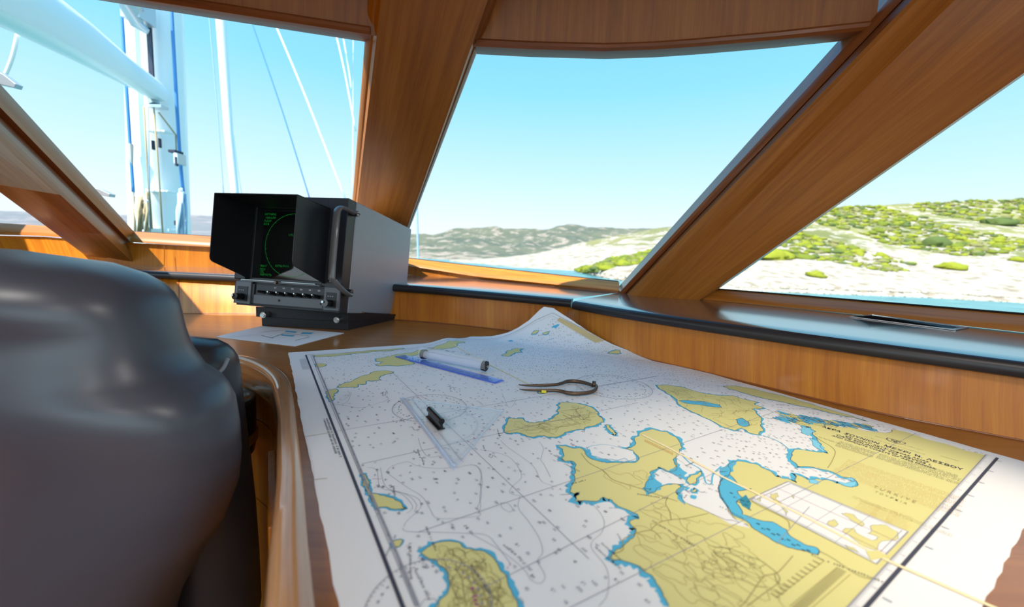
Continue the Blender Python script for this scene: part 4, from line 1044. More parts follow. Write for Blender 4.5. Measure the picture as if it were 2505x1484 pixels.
for t in range(0, 120, 3):
    a = t*pi/60; 
    q = [(scx+(R_-(.006 if t % 9 else .010))*cos(a-.006), scy+(R_-.006)*sin(a-.006)), (scx+R_*cos(a-.006), scy+R_*sin(a-.006)), (scx+R_*cos(a+.006), scy+R_*sin(a+.006))]
    b.face([L3(x, y, scz(x, y)) for x, y in q], 'green')
b.build('range_ring', scr)
b = MB(); g_ = random.Random(4)
def gtext(px0, py0, px1, h, m=1):
    u0, v0, _ = LOC(px0, py0, .03); u1, v1, _ = LOC(px1, py0, .03); u = u0
    while u < u1:
        cw = h*.62
        for k in range(5):
            if g_.random() < .62:
                w_ = cw*g_.choice([.25, .8, .8]); x = u+g_.choice([0, cw*.5]); y = v0+h*k/5
                b.face([L3(p, q, scz(p, q)) for p, q in ((x, y), (min(x+w_, u+cw), y), (min(x+w_, u+cw), y+h*.15), (x, y+h*.15))], 'green')
        b.face([L3(p, q, scz(p, q)) for p, q in ((u, v0), (u+h*.13, v0), (u+h*.13, v0+h), (u, v0+h))], 'green')
        u += cw*1.35
GL = ((646, 525, 674), (648, 534, 672), (645, 542, 660), (643, 549, 655), (634, 652, 650), (634, 660, 646), (634, 666, 644), (634, 673, 664), (674, 652, 706), (708, 577, 716))
for a_, c_ in ((0, 4), (4, 8), (8, 9), (9, 10)):
    b = MB()
    for q in GL[a_:c_]: gtext(*q, .0075)
    b.build('readout', scr)
# hood: two side walls, top; open front and bottom
b = MB(); th = .003
for uu, sgn in ((-.07, 1), (-.361, -1)):
    P = [(.346, .004), (.346, -.156), (.150, -.154), (.140, -.151), (.134, -.143), (.092, .004)]
    b.prism([L3(uu, v, w) for v, w in P], ru*(th*sgn), 'radar_blk')
b.prism([L3(-.364, .346, .004), L3(-.067, .346, .004), L3(-.067, .346, -.156), L3(-.364, .346, -.156)], rv*.003, 'radar_blk')
b.build('hood', rad, bevel=.0008)
b = MB(); lbox(b, -W_-.004, -.368, .088, .135, -.012, .03, 'radar_blk'); b.build('bezel_side_block', rad, bevel=.006)
# indicator strip right of hood
b = MB(); lbox(b, -.058, -.036, .10, .335, -.003, .001, 'radar_blk'); ist = b.build('key_strip', rad, bevel=.0008)
b = MB()
for k in range(15): lbox(b, -.053, -.041, .325-.0145*k-.008, .325-.0145*k, -.0042, -.0028, 'panel_grey' if k == 0 else 'radar_dark')
for (u, v) in ((-.044, .117), (-.05, .109), (-.044, .101)): b.prism([L3(u-.003, v, -.0035), L3(u+.003, v, -.0035), L3(u, v+.006, -.0035)], rw*-.0008, 'print')
b.build('key_marks', ist)
# lower visor lip with thumb screw
b = MB(); lbox(b, -.385, -.075, .083, .088, -.014, .0, 'panel_grey'); lbox(b, -.38, -.24, .0885, .0905, -.016, -.006, 'steel'); lbox(b, -.22, -.09, .0885, .0905, -.016, -.006, 'steel'); b.build('visor_lip', rad, bevel=.0005)
b = MB(); x = LOC(676, 691, -.016); b.cyl(L3(x[0], .086, -.023), L3(x[0], .086, -.010), .005, 'brass'); b.build('thumb_screw', rad, smooth='auto')
# control panel
cp = MB(); lbox(cp, -.412, 0, .006, .078, -.006, .004, 'radar_dark'); cpo = cp.build('control_panel', rad, bevel=.001)
def U(px, py, w=-.012): return LOC(px, py, w)[:2]
for (x0, x1, mm) in ((576, 612, 'radar_dark'), (793, 830, 'panel_grey')):
    ua = U(x0, 720)[0]; ub = U(x1, 735)[0]; b = MB(); lbox(b, ua, ub, .006, .083, -.014, -.005, mm if mm == 'panel_grey' else 'panel_grey'); e_ = b.build('end_block', cpo, bevel=.002)
    b = MB(); lbox(b, ua+.010, ub-.010, .014, .066, -.0155, -.0135, 'radar_blk'); 
    for k in range(3): lbox(b, ua+.016+k*.008, ua+.020+k*.008, .052, .054, -.0162, -.015, 'print')
    b.build('dial_window', cpo)
    b = MB(); c = ((ua+ub)/2, .030); b.cyl(L3(c[0], c[1], -.046), L3(c[0], c[1], -.013), .0115, 'knob'); b.cyl(L3(c[0]-.006, c[1]+.003, -.050), L3(c[0]-.006, c[1]+.003, -.044), .004, 'steel'); b.build('rotary_knob', cpo, smooth='auto')
ua = U(618, 720)[0]; ub = U(790, 735)[0]
b = MB(); lbox(b, ua, ub, .010, .076, -.0085, -.005, 'radar_dark'); lbox(b, ua, ub, .010, .040, -.0125, -.006, 'panel_grey'); lbox(b, ua-.002, ua+.006, .010, .076, -.0130, -.006, 'radar_blk'); b.build('switch_bank', cpo, bevel=.0008)
for k in range(6):
    u = lerp(U(658, 715, -.03)[0], U(766, 724, -.03)[0], k/5)+.004; b = MB(); b.tube([L3(u+.003, .047, -.005), L3(u, .049, -.020), L3(u-.002, .050, -.034), L3(u-.002, .050, -.036)], [.0062, .0066, .006, .003], 'knob', 14); b.cyl(L3(u-.004, .053, -.0375), L3(u-.004, .053, -.0345), .0022, 'steel'); b.build('toggle_switch', cpo, smooth='auto')  # highlight modelled as a small steel disc on each toggle tip
    b = MB(); lbox(b, u-.004, u-.001, .066, .071, -.0092, -.0080, 'print'); lbox(b, u+.001, u+.004, .066, .071, -.0092, -.0080, 'print'); b.build('switch_symbol', cpo)
b = MB(); x = U(630, 714, -.03)[0]; b.tube([L3(x+.010, .050, -.005), L3(x, .052, -.030)], [.006, .004], 'knob', 12); b.build('lever', cpo, smooth='auto')
for px, py in ((683, 737), (786, 744)):
    b = MB(); x = U(px, py); b.cyl(L3(x[0], .026, -.0135), L3(x[0], .026, -.012), .0042, 'rubber'); b.build('screw_hole', cpo)
# grab handle on the front right corner
b = MB()
hp = [L3(.012, .338, .030), L3(.010, .340, .004), L3(-.004, .345, -.022), L3(-.014, .338, -.034), L3(-.016, .30, -.038), L3(-.016, .13, -.038), L3(-.010, .105, -.034), L3(.004, .080, -.012), L3(.012, .066, .010), L3(.012, .062, .028)]
hp = smooth_path(hp, 5); rows = []
for i, p in enumerate(hp):
    d_ = (hp[min(i+1, len(hp)-1)]-hp[max(i-1, 0)]).normalized(); s_ = d_.cross(ru).normalized(); a_ = ru
    rows.append([p+a_*(.0130*cos(t))*1.0+s_*(.0070*sin(t)) for t in [k*2*pi/12 for k in range(12)]])
b.grid(rows, 'handle_grey', True, True); hn = b.build('grab_handle', rad, smooth='auto')
for v, w in ((.338, .020), (.072, .022)):
    b = MB(); b.cyl(L3(.0, v, w), L3(.022, v, w), .0095, 'radar_dark'); b.cyl(L3(.022, v, w), L3(.0235, v, w), .006, 'steel'); b.cyl(L3(.0232, v, w), L3(.0245, v, w), .003, 'rubber'); b.build('handle_bolt', hn, smooth='auto')
for px, py in ((888, 763), (962, 769)):
    x = LOC(px, py, None, .001); b = MB(); b.cyl(L3(0, x[1], x[2]), L3(.003, x[1], x[2]), .0042, 'steel'); b.build('side_screw', rad, smooth='auto')
# base bracket
b = MB(); fl = Vector((-.872, 1.372, 0)); fr = Vector((-.567, 1.366, 0)); br_ = Vector((-.478, 1.650, 0)); bl_ = br_+(fl-fr)
b.grid([[fl, fr, br_, bl_], [fl+zz*.050, fr+zz*.050, br_+zz*.010, bl_+zz*.010]], 'radar_blk', True, True)
fl2 = fl+Vector((-.018, -.003, .032)); fr2 = fr+Vector((.0, -.003, .030))
b.grid([[fl2, fr2, br_+zz*.012, bl_+Vector((-.018, 0, .012))], [fl2+zz*.036, fr2+zz*.038, br_+zz*.02, bl_+Vector((-.018, 0, .02))]], 'radar_blk', True, True)
b.build('mounting_base', rad, bevel=.0015)
for px, py in ((645, 770), (824, 782)):
    c = ony(px, py, 1.345); b = MB(); b.cyl(c+Vector((.001, .020, 0)), c+Vector((0, -.004, 0)), .0105, 'steel', 16); b.cyl(c+Vector((0, -.004, 0)), c+Vector((0, -.010, 0)), .007, 'chrome', 14); b.build('base_bolt', rad, smooth='auto')

# ---- laminated sheet under the radar
sh = MB(); q = [onz(x, y, .0012) for x, y in ((528, 823), (722, 846), (842, 814), (640, 797))]
sh.grid([[p-zz*.001 for p in q], q], 'paper', True, True)
def sq(px, m, dz=.0001): sh.face([onz(x, y, .0012+dz) for x, y in px], m)
sq([(649, 806), (720, 806), (760, 818), (690, 822)], 'grey_ink' if 0 else 'paper', .0001)
for px in ([(700, 808), (728, 811), (722, 814), (696, 811)], [(740, 812), (768, 813), (760, 817), (735, 816)], [(690, 817), (722, 820), (716, 823), (686, 820)]): sq(px, 'blue', .0003)
for a, c in (((664, 826), (697, 814)), ((722, 832), (758, 824)), ((697, 814), (758, 822)), ((640, 812), (700, 806)), ((640, 820), (668, 827))):
    A = onz(*a, .0016); B_ = onz(*c, .0016); d_ = (B_-A).normalized(); n_ = Vector((-d_.y, d_.x, 0))*.0012; sh.face([A-n_, B_-n_, B_+n_, A+n_], 'ink')
for k in range(4):
    A = onz(560+k*22, 823-k*2, .0014); 
    for j in range(3):
        B_ = A+Vector((0.0, -.012*j+.01, 0)); sh.face([B_, B_+Vector((.02, 0, 0)), B_+Vector((.02, .001, 0)), B_+Vector((0, .001, 0))], 'grey_ink')
tag(sh.build('printed_sheet'), 'white printed sheet with blue boxes lying half under the front of the radar', 'paper')

# ================================================================== NAVIGATION TOOLS (z of the chart face = Z0)
ZC0 = Z0+.0009
def onp(x, y, dz=0): return onz(x, y, ZC0+dz)
# set square
tri = empty('set_square', 'clear acrylic navigation triangle with protractor scale and black handle on chart', 'set square')
T0, T1, T2 = onp(978, 972, .002), onp(1232, 1003, .002), onp(1108, 1148, .002)
b = MB(); cen = (T0+T1+T2)/3
b.grid([[p-zz*.0019 for p in (T0, T1, T2)], [p for p in (T0, T1, T2)]], 'acrylic', True, True); b.build('plate', tri)
b = MB()
for a, c in ((T0, T2), (T2, T1), (T0, T1)):
    i = lambda p, k: p+(cen-p)*k
    k_ = .035 if (a, c) == (T0, T2) else .015
    b.face([a+zz*.0001, c+zz*.0001, i(c, k_)+zz*.0002, i(a, k_)+zz*.0002], 'acrylic_edge'); b.face([a+zz*.0001, c+zz*.0001, c-zz*.0018, a-zz*.0018], 'acrylic_edge')
bv0, bv1 = T0.lerp(T2, .02), T0.lerp(T2, .97); off_ = (T1-T0.lerp(T2, .5)).normalized()
b.tube([bv0+off_*.004+zz*.0006, bv1+off_*.004+zz*.0006], .0022, 'acrylic_edge', 8); b.build('bevelled_edge', tri, smooth='auto')
b = MB()
def tl(a, c, w, m='ink'):
    d_ = (c-a).normalized(); n_ = Vector((-d_.y, d_.x, 0))*w/2; b.face([a-n_+zz*.0003, c-n_+zz*.0003, c+n_+zz*.0003, a+n_+zz*.0003], m)
hx = (T2-T0); hl = hx.length; hx.normalize(); hy = Vector((-hx.y, hx.x, 0)); hy = hy if (T1-T0).dot(hy) > 0 else -hy
for k in range(6, 120):
    s_ = T0+hx*(hl*k/124)+hy*.018; tl(s_, s_+hy*(.006 if k % 10 == 0 else (.0045 if k % 5 == 0 else .0025)), .0004, 'grey_ink')
tl(T0+hx*hl*.05+hy*.018, T0+hx*hl*.93+hy*.018, .0005, 'grey_ink')
oc = T0.lerp(T2, .5)+hy*.020
for k in range(1, 90):
    a = k/90*pi; d_ = hx*cos(a)+hy*sin(a); r0 = .070
    tl(oc+d_*r0, oc+d_*(r0+(.006 if k % 5 == 0 else .003)), .0004, 'grey_ink')
    if k % 5 == 0: tl(oc+d_*(r0+.010), oc+d_*(r0+.014), .0018, 'magenta' if k % 2 else 'grey_ink')
for k in range(20, 70, 3):
    a = k/90*pi; d_ = hx*cos(a)+hy*sin(a)
    pe = oc+d_*.125
    if inside([tuple(T0.lerp(cen, .08)), tuple(T1.lerp(cen, .08)), tuple(T2.lerp(cen, .08))], pe.x, pe.y): tl(oc+d_*.096, pe, .0003, 'grey_ink')
for e0, e1_ in ((T0, T1), (T1, T2)):
    ed = (e1_-e0); n_ = int(ed.length/.0035); 
    for k in range(4, n_-3):
        p_ = e0.lerp(e1_, k/n_); inw = (cen-p_); nn_ = Vector((-ed.y, ed.x, 0)).normalized(); nn_ = nn_ if nn_.dot(inw) > 0 else -nn_
        tl(p_+nn_*.003, p_+nn_*(.010 if k % 5 == 0 else .006), .0004, 'grey_ink')
b.build('scale_markings', tri)
b = MB(); ha = onp(1050, 1015, .002); hb = onp(1083, 1046, .002)
hd_ = (hb-ha).normalized(); hs = Vector((-hd_.y, hd_.x, 0)); ha = onp(1050, 1018, .002); hb = onp(1080, 1050, .002); 
prof = [(.0062, 0), (.0062, .0012), (.0024, .0022), (.0020, .008), (.0046, .0105), (.0052, .0135), (.0040, .0168), (.0, .0180), (-.0040, .0168), (-.0052, .0135), (-.0046, .0105), (-.0020, .008), (-.0024, .0022), (-.0062, .0012), (-.0062, 0)]
b.grid([[p+hs*x+zz*z for x, z in prof] for p in (ha, ha.lerp(hb, .5), hb)], 'knob', True, True); b.build('handle', tri, smooth='auto')
# rolling ruler
rul = empty('rolling_ruler', 'translucent blue rolling ruler with clear roller tube on the chart', 'ruler')
Ra, Rb = onp(966, 871, .002), onp(1211, 936, .002); rd = (Rb-Ra).normalized(); rn = Vector((-rd.y, rd.x, 0))
Rl = (Rb-Ra).length
b = MB(); q = [Ra, Rb, Rb+rn*.030+rd*.004, Ra+rn*.030+rd*.004]
b.grid([[p-zz*.0018 for p in q], q], 'blue_acrylic', True, True); b.build('blade', rul)
b = MB(); b.grid([[Ra-zz*.0018, Rb-zz*.0018, ], [Ra+zz*.0002, Rb+zz*.0002], [Ra+rn*.0035+zz*.0004, Rb+rn*.0035+zz*.0004]], 'blue_edge'); b.grid([[Rb-zz*.0018, Rb+rn*.03-zz*.0018], [Rb+zz*.0002, Rb+rn*.03+zz*.0002], [Rb-rd*.004+zz*.0003, Rb+rn*.03-rd*.004+zz*.0003]], 'blue_edge'); b.build('blade_edge', rul)
b = MB()
for k in range(5, 60):
    s_ = Ra+rd*(Rl*k/62)
    if k % 2: b.box(s_+rn*.009+zz*.0004, (.0014, .0085 if k % 4 == 1 else .005, .0002), 'wire_blue', (rd, rn, zz))
    if k % 4 == 1: b.box(s_+rn*.0165+rd*.002+zz*.0004, (.0035, .003, .0002), 'wire_blue', (rd, rn, zz))
b.box((Ra+Rb)/2+rd*.02+rn*.0035+zz*.0004, (Rl*.8, .001, .0002), 'wire_blue', (rd, rn, zz))
b.build('scale_markings', rul)
Ta, Tb = ony(1032, 869, onz(1032, 880, Z0).y), ony(1192, 898, onz(1192, 912, Z0).y)
Ta = Vector((Ta.x, Ta.y, ZC0+.0190)); Tb = Vector((Tb.x, Tb.y, ZC0+.0190)); td = (Tb-Ta).normalized(); tn = Vector((-td.y, td.x, 0))
b = MB(); rows = []
for p in (Ta, Tb): rows.append([p+tn*(.0158*sin(a))+zz*(.0158*cos(a)+.001) for a in [radians(t) for t in range(-125, 126, 12)]]+[p+tn*(.0138*sin(a))+zz*(.0138*cos(a)+.001) for a in [radians(t) for t in range(125, -126, -12)]])
b.grid(rows, 'acrylic', True, True); b.build('roller_housing', rul, smooth='auto')
b = MB(); b.cyl(Ta+td*.004-zz*.004, Tb-td*.004-zz*.004, .0100, 'acrylic_edge', 20); rlr = b.build('roller', rul, smooth='auto')
for p, s_ in ((Ta, 1), (Tb, -1)):
    b = MB(); b.cyl(p+td*.002*s_-zz*.004, p+td*.012*s_-zz*.003, .0125, 'knob', 22); b.cyl(p-td*.002*s_-zz*.004, p+td*.002*s_-zz*.004, .0035, 'steel', 12); b.build('end_wheel', rul, smooth='auto')
for k in (.12, .16, .19, .40, .43, .50, .7, .74):
    b = MB(); p = Ta.lerp(Tb, k); b.box(p+rn*-.001+zz*.0170, (.0014, .009, .0003), 'ink', (td, tn, zz)); b.build('print_mark', rul)
# dividers
dv = empty('chart_dividers', 'dark bronze one-handed chart dividers with bowed arms on chart', 'dividers')
def arm(pts_px, name, hts, widths):
    P = smooth_path([onp(x, y, h) for (x, y), h in zip(pts_px, hts)], 6); n = len(P); rows = []
    for i, p in enumerate(P):
        d_ = (P[min(i+1, n-1)]-P[max(i-1, 0)]); d_.z = 0; d_.normalize(); s_ = Vector((-d_.y, d_.x, 0)); t = i/(n-1)*(len(widths)-1); k = min(int(t), len(widths)-2); w_ = lerp(widths[k], widths[k+1], t-k); hh = w_*1.15
        rows.append([p+s_*(w_*cos(a))+zz*(hh*sin(a)) for a in [2*pi*j/10 for j in range(10)]])
    m_ = MB(); m_.grid(rows, 'brass', True, True); return m_.build(name, dv, smooth='auto')
arm(c5([(1368, 521), (1430, 527), (1560, 527), (1700, 521), (1760, 508), (1810, 492), (1880, 490), (1960, 502), (2020, 520), (2045, 530)]), 'arm', [.002, .003, .0045, .005, .005, .005, .005, .006, .007, .007], [.0006, .0018, .0028, .0030, .0034, .0038, .0036, .0034, .0034])
arm(c5([(1375, 561), (1440, 568), (1570, 571), (1700, 574), (1760, 582), (1810, 595), (1880, 602), (1980, 596), (2050, 578), (2073, 552), (2070, 530), (2045, 522)]), 'arm', [.002, .003, .0035, .0045, .005, .005, .0055, .0055, .006, .0065, .007, .008], [.0006, .0018, .0028, .0030, .0034, .0038, .0036, .0036, .0036, .0036, .0034])
b = MB(); c = onp(*c5([(2052, 524)])[0], .0); b.cyl(c+zz*.002, c+zz*.0085, .0042, 'brass', 16); b.build('hinge', dv, smooth='auto')
b = MB(); c = onp(*c5([(1597, 583)])[0], .003); b.box(c, (.010, .006, .005), 'tape'); M['ytape'] = mat('yellow_tape', (.75, .62, .02), .3); b.mats[0] = M['ytape']; b.build('yellow_tag', dv, bevel=.001)

# ================================================================== HELM CHAIR
ch = empty('helm_chair', 'black leather helm chair seen close from behind, filling the left foreground', 'chair')
def body(tab, cx, cy, bdep, m, name, rot=0.0, n=56, bw=lambda z: 1.0, power=2.6, zmin=None, cyf=None):
    """tab: (z, right-hand x) pairs"""
    b = MB(); zs = []; z0 = tab[0][0]; z1 = tab[-1][0]
    N = 60; rows = []
    for k in range(N+1):
        t = k/N; z = lerp(z0, z1, 1-(1-t)**1.6 if 0 else t**1.0)
        zs.append(z)
    for z in zs:
        a = max(.004, interp(tab, z)-cx)
        bd = bdep*bw(z)
        row = []
        for j in range(n):
            th_ = 2*pi*j/n; c_, s_ = cos(th_), sin(th_)
            x = a*abs(c_)**(2/power)*(1 if c_ >= 0 else -1); y = bd*abs(s_)**(2/power)*(1 if s_ >= 0 else -1)
            row.append(Vector((cx+x, (cyf(z) if cyf else cy)+y+x*rot, z)))
        rows.append(row)
    b.grid(rows, m, True, True); o = b.build(name, ch, smooth=True); return o
def sil(pts, dep, low):
    t = [(ony(x, y, dep).z, ony(x, y, dep).x) for x, y in pts]; t.sort(); return [(low, t[0][1]-.02)]+t
tab = sil([(0, 609), (60, 611), (120, 615), (180, 623), (230, 633), (290, 649), (340, 667), (380, 690), (405, 713), (424, 745), (437, 780), (450, 815), (466, 860), (500, 905), (548, 930), (580, 965), (597, 1040), (603, 1110), (596, 1170), (560, 1260), (500, 1350), (440, 1450), (415, 1520)], .50, -.46)
def bwf(z): 
    e = 1.0+.04*exp(-((z-.20)/.035)**2)-.05*exp(-((z-.165)/.02)**2)+.07*exp(-((z-.09)/.06)**2)
    zt = tab[-1][0]
    if z > zt-.06: e *= max(.05, sqrt(max(0, 1-((z-zt+.06)/.0602)**2)))
    return e
body(tab, -.68, .50, .10, 'leather', 'backrest', -.10, bw=bwf, power=2.7)
tab2 = sil([(400, 817), (455, 820), (495, 826), (525, 838), (545, 855), (558, 880), (565, 920), (569, 960), (575, 1010), (584, 1080), (594, 1150), (606, 1250), (616, 1380), (622, 1500)], .63, -.46)
ZT2 = tab2[-1][0]
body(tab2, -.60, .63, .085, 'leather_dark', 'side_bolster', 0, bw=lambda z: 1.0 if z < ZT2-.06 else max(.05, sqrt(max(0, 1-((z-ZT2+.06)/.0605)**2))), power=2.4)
pp = smooth_path([ony(557, 878, .575), ony(546, 900, .56), ony(530, 914, .552), ony(510, 920, .548), ony(490, 912, .55)], 6)
b = MB(); b.tube(pp, .0028, 'piping', 8); b.build('piping', ch, smooth=True)
b = MB(); b.cyl((-.62, .62, -.46), (-.62, .62, ZF+.03), .045, 'steel', 24); b.cyl((-.62, .62, ZF+.03), (-.62, .62, ZF), .16, 'steel', 32); b.build('pedestal', ch, smooth='auto')
# round stool tucked in the knee-hole
st_ = empty('stool', 'round black upholstered stool with chrome band tucked into the table recess', 'stool')
sc = Vector((-.632, .805, .073)); R = .088
b = MB(); rows = []
for r_k, z_k in ((.0, -.128), (.5, -.126), (.85, -.125), (.93, -.119), (.985, -.121), (1, -.145), (.99, -.198)):
    rows.append([sc+Vector((R*r_k*cos(a), R*r_k*sin(a), z_k)) for a in [2*pi*j/48 for j in range(48)]])
rows[0] = [sc+Vector((.002*cos(a), .002*sin(a), -.128)) for a in [2*pi*j/48 for j in range(48)]]
b.grid(rows, 'knob', True); b.build('seat', st_, smooth=True)
b = MB(); rows = [[sc+Vector((R*r_k*cos(a), R*r_k*sin(a), z_k)) for a in [2*pi*j/48 for j in range(48)]] for r_k, z_k in ((.99, -.198), (1.03, -.200), (1.03, -.218), (.99, -.220))]
b.grid(rows, 'chrome', True); b.build('chrome_band', st_, smooth='auto')
b = MB(); rows = [[sc+Vector((R*r_k*cos(a), R*r_k*sin(a), z_k)) for a in [2*pi*j/48 for j in range(48)]] for r_k, z_k in ((.99, -.220), (.95, -.243), (.5, -.256), (.1, -.26))]
b.grid(rows, 'knob', True, True); b.cyl(sc+Vector((0, 0, -.25)), Vector((sc.x, sc.y, ZF)), .03, 'steel'); b.build('underside', st_, smooth='auto')
# ================================================================== OUTSIDE
EYE = 3.0; ZS = H-EYE
sea_m = mat('sea_water', (.03, .22, .30), .3, spec=.15)
b = sea_m.node_tree.nodes['Principled BSDF']
tc = nd(sea_m, 'ShaderNodeTexCoord'); n_ = nd(sea_m, 'ShaderNodeTexNoise'); mp = nd(sea_m, 'ShaderNodeMapping'); mp.inputs['Scale'].default_value = (.35, 1.1, 1)
lk(sea_m, tc.outputs['Object'], mp.inputs[0]); lk(sea_m, mp.outputs[0], n_.inputs['Vector']); n_.inputs['Scale'].default_value = .6; n_.inputs['Detail'].default_value = 5
bp = nd(sea_m, 'ShaderNodeBump'); bp.inputs['Strength'].default_value = .5; bp.inputs['Distance'].default_value = .3; lk(sea_m, n_.outputs[0], bp.inputs['Height']); lk(sea_m, bp.outputs[0], b.inputs['Normal'])
r = ramp(sea_m, n_.outputs[0], [(.35, (.04, .15, .17)), (.6, (.09, .235, .24))]); lk(sea_m, r.outputs[0], b.inputs['Base Color'])
M['sea'] = sea_m
b = MB(); b.face([(-3000, -400, ZS), (3000, -400, ZS), (3000, 3500, ZS), (-3000, 3500, ZS)], 'sea'); o = b.build('sea'); tag(o, kind='structure')
def hill_mat(name, rock, rock2, g1, g2, sc, lo, hi, th=.5, patch=.22):
    m = mat(name, rock, .9, spec=.1); b = m.node_tree.nodes['Principled BSDF']
    tc = nd(m, 'ShaderNodeTexCoord'); n1 = nd(m, 'ShaderNodeTexNoise'); n1.inputs['Scale'].default_value = sc; n1.inputs['Detail'].default_value = 5; n1.inputs['Roughness'].default_value = .62
    lk(m, tc.outputs['Object'], n1.inputs['Vector'])
    n2 = nd(m, 'ShaderNodeTexNoise'); n2.inputs['Scale'].default_value = sc*patch; n2.inputs['Detail'].default_value = 3; lk(m, tc.outputs['Object'], n2.inputs['Vector'])
    n3 = nd(m, 'ShaderNodeTexNoise'); n3.inputs['Scale'].default_value = sc*2.7; n3.inputs['Detail'].default_value = 4; lk(m, tc.outputs['Object'], n3.inputs['Vector'])
    rk = ramp(m, n3.outputs[0], [(.35, rock2), (.55, rock)]); gr = ramp(m, n2.outputs[0], [(.38, g1), (.62, g2)])
    sx = nd(m, 'ShaderNodeSeparateXYZ'); lk(m, tc.outputs['Object'], sx.inputs[0])
    mr = nd(m, 'ShaderNodeMapRange'); lk(m, sx.outputs[2], mr.inputs[0]); mr.inputs[1].default_value = lo; mr.inputs[2].default_value = hi; mr.inputs[3].default_value = -.22; mr.inputs[4].default_value = .06
    ad = nd(m, 'ShaderNodeMath', operation='ADD'); lk(m, n1.outputs[0], ad.inputs[0]); lk(m, mr.outputs[0], ad.inputs[1])
    mk = ramp(m, ad.outputs[0], [(th-.03, (0, 0, 0)), (th+.03, (1, 1, 1))])
    mx = nd(m, 'ShaderNodeMix', data_type='RGBA'); lk(m, mk.outputs[0], mx.inputs[0]); lk(m, rk.outputs[0], mx.inputs[6]); lk(m, gr.outputs[0], mx.inputs[7]); lk(m, mx.outputs[2], b.inputs['Base Color'])
    return m
M['hill_near'] = hill_mat('near_hill_ground', (.37, .32, .26), (.23, .175, .12), (.22, .20, .075), (.14, .14, .05), .22, ZS+3.0, ZS+12, .52)
M['hill_mid'] = hill_mat('mid_hill_ground', (.36, .31, .25), (.23, .18, .13), (.20, .18, .08), (.13, .135, .06), .14, ZS+3, ZS+14, .53)
M['hill_far'] = hill_mat('far_hill_ground', (.27, .22, .17), (.19, .15, .115), (.12, .12, .08), (.085, .095, .07), .08, ZS-6, ZS+6, .50)
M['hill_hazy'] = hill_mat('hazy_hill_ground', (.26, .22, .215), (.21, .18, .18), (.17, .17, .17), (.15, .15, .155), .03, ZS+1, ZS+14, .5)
def terrain(name, shore, sky_, d_ridge, m, label, x0, x1, nx, nt, amp, expo=.8, front=None, seed=0):
    b = MB(); rows = []
    for j in range(nt+1):
        t = j/nt; row = []
        for i in range(nx+1):
            px = lerp(x0, x1, i/nx); ys = interp(shore, px); yt = interp(sky_, px)
            ps = onz(px, ys, ZS); dr = max(d_ridge if not callable(d_ridge) else d_ridge(px), ps.y*1.1)
            y = lerp(ys, yt, t**expo); dep = lerp(ps.y, dr, t)
            p = ony(px, y, dep)
            if 0 < t:
                nz = noise.fractal(Vector((p.x, p.y, seed))*(.035 if amp > 1 else .05), 1.0, 2.0, 5)*amp*min(1, t*3)*(1-.55*t)
                p.z += nz
            row.append(p)
        rows.append(row)
    last = [Vector((p.x*1.25, p.y*1.35, ZS-1)) for p in rows[-1]]; rows.append(last)
    rows.insert(0, [p+Vector((0, -.5, -1.5)) for p in rows[0]])
    b.grid(rows, m); o = b.build(name, smooth=True); tag(o, kind='structure'); return rows
hz = lambda x, k: hor(x)+k
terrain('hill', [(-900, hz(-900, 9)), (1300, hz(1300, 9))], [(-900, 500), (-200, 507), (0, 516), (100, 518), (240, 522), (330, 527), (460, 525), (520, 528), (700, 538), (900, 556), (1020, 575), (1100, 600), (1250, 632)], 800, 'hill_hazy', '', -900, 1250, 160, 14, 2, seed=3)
terrain('hill', [(900, hz(900, 12)), (1130, hz(1130, 14)), (1800, hz(1800, 16))], [(860, 600), (960, 578), (1005, 573), (1060, 571), (1100, 562), (1150, 560), (1190, 554), (1215, 552), (1250, 559), (1280, 562), (1320, 561), (1360, 553), (1390, 549), (1430, 552), (1480, 558), (1560, 560), (1640, 557), (1800, 560)], 520, 'hill_far', '', 860, 1800, 180, 26, 6, .85, seed=1)
terrain('hill', [(1100, 640), (1140, 643), (1200, 651), (1300, 656), (1420, 663), (1600, 676), (1750, 684)], [(1100, 638), (1180, 634), (1260, 627), (1330, 618), (1380, 606), (1450, 590), (1530, 572), (1620, 558), (1750, 545)], 210, 'hill_mid', '', 1100, 1750, 150, 30, 2.2, .75, seed=2)
near_shore = [(1418, 667), (1440, 671), (1480, 680), (1560, 692), (1700, 703), (1760, 708), (2000, 718), (2250, 727), (2505, 741), (3400, 785)]
near_sky = [(1418, 664), (1440, 658), (1480, 645), (1520, 632), (1580, 618), (1700, 585), (1850, 545), (1950, 520), (2030, 508), (2120, 502), (2200, 499), (2350, 492), (2505, 488), (2800, 478), (3400, 470)]
nr = terrain('hill', near_shore, near_sky, lambda px: interp([(1418, 80), (1700, 120), (2200, 165), (3400, 190)], px), 'hill_near', '', 1418, 3400, 330, 60, 1.1, .72, seed=4)
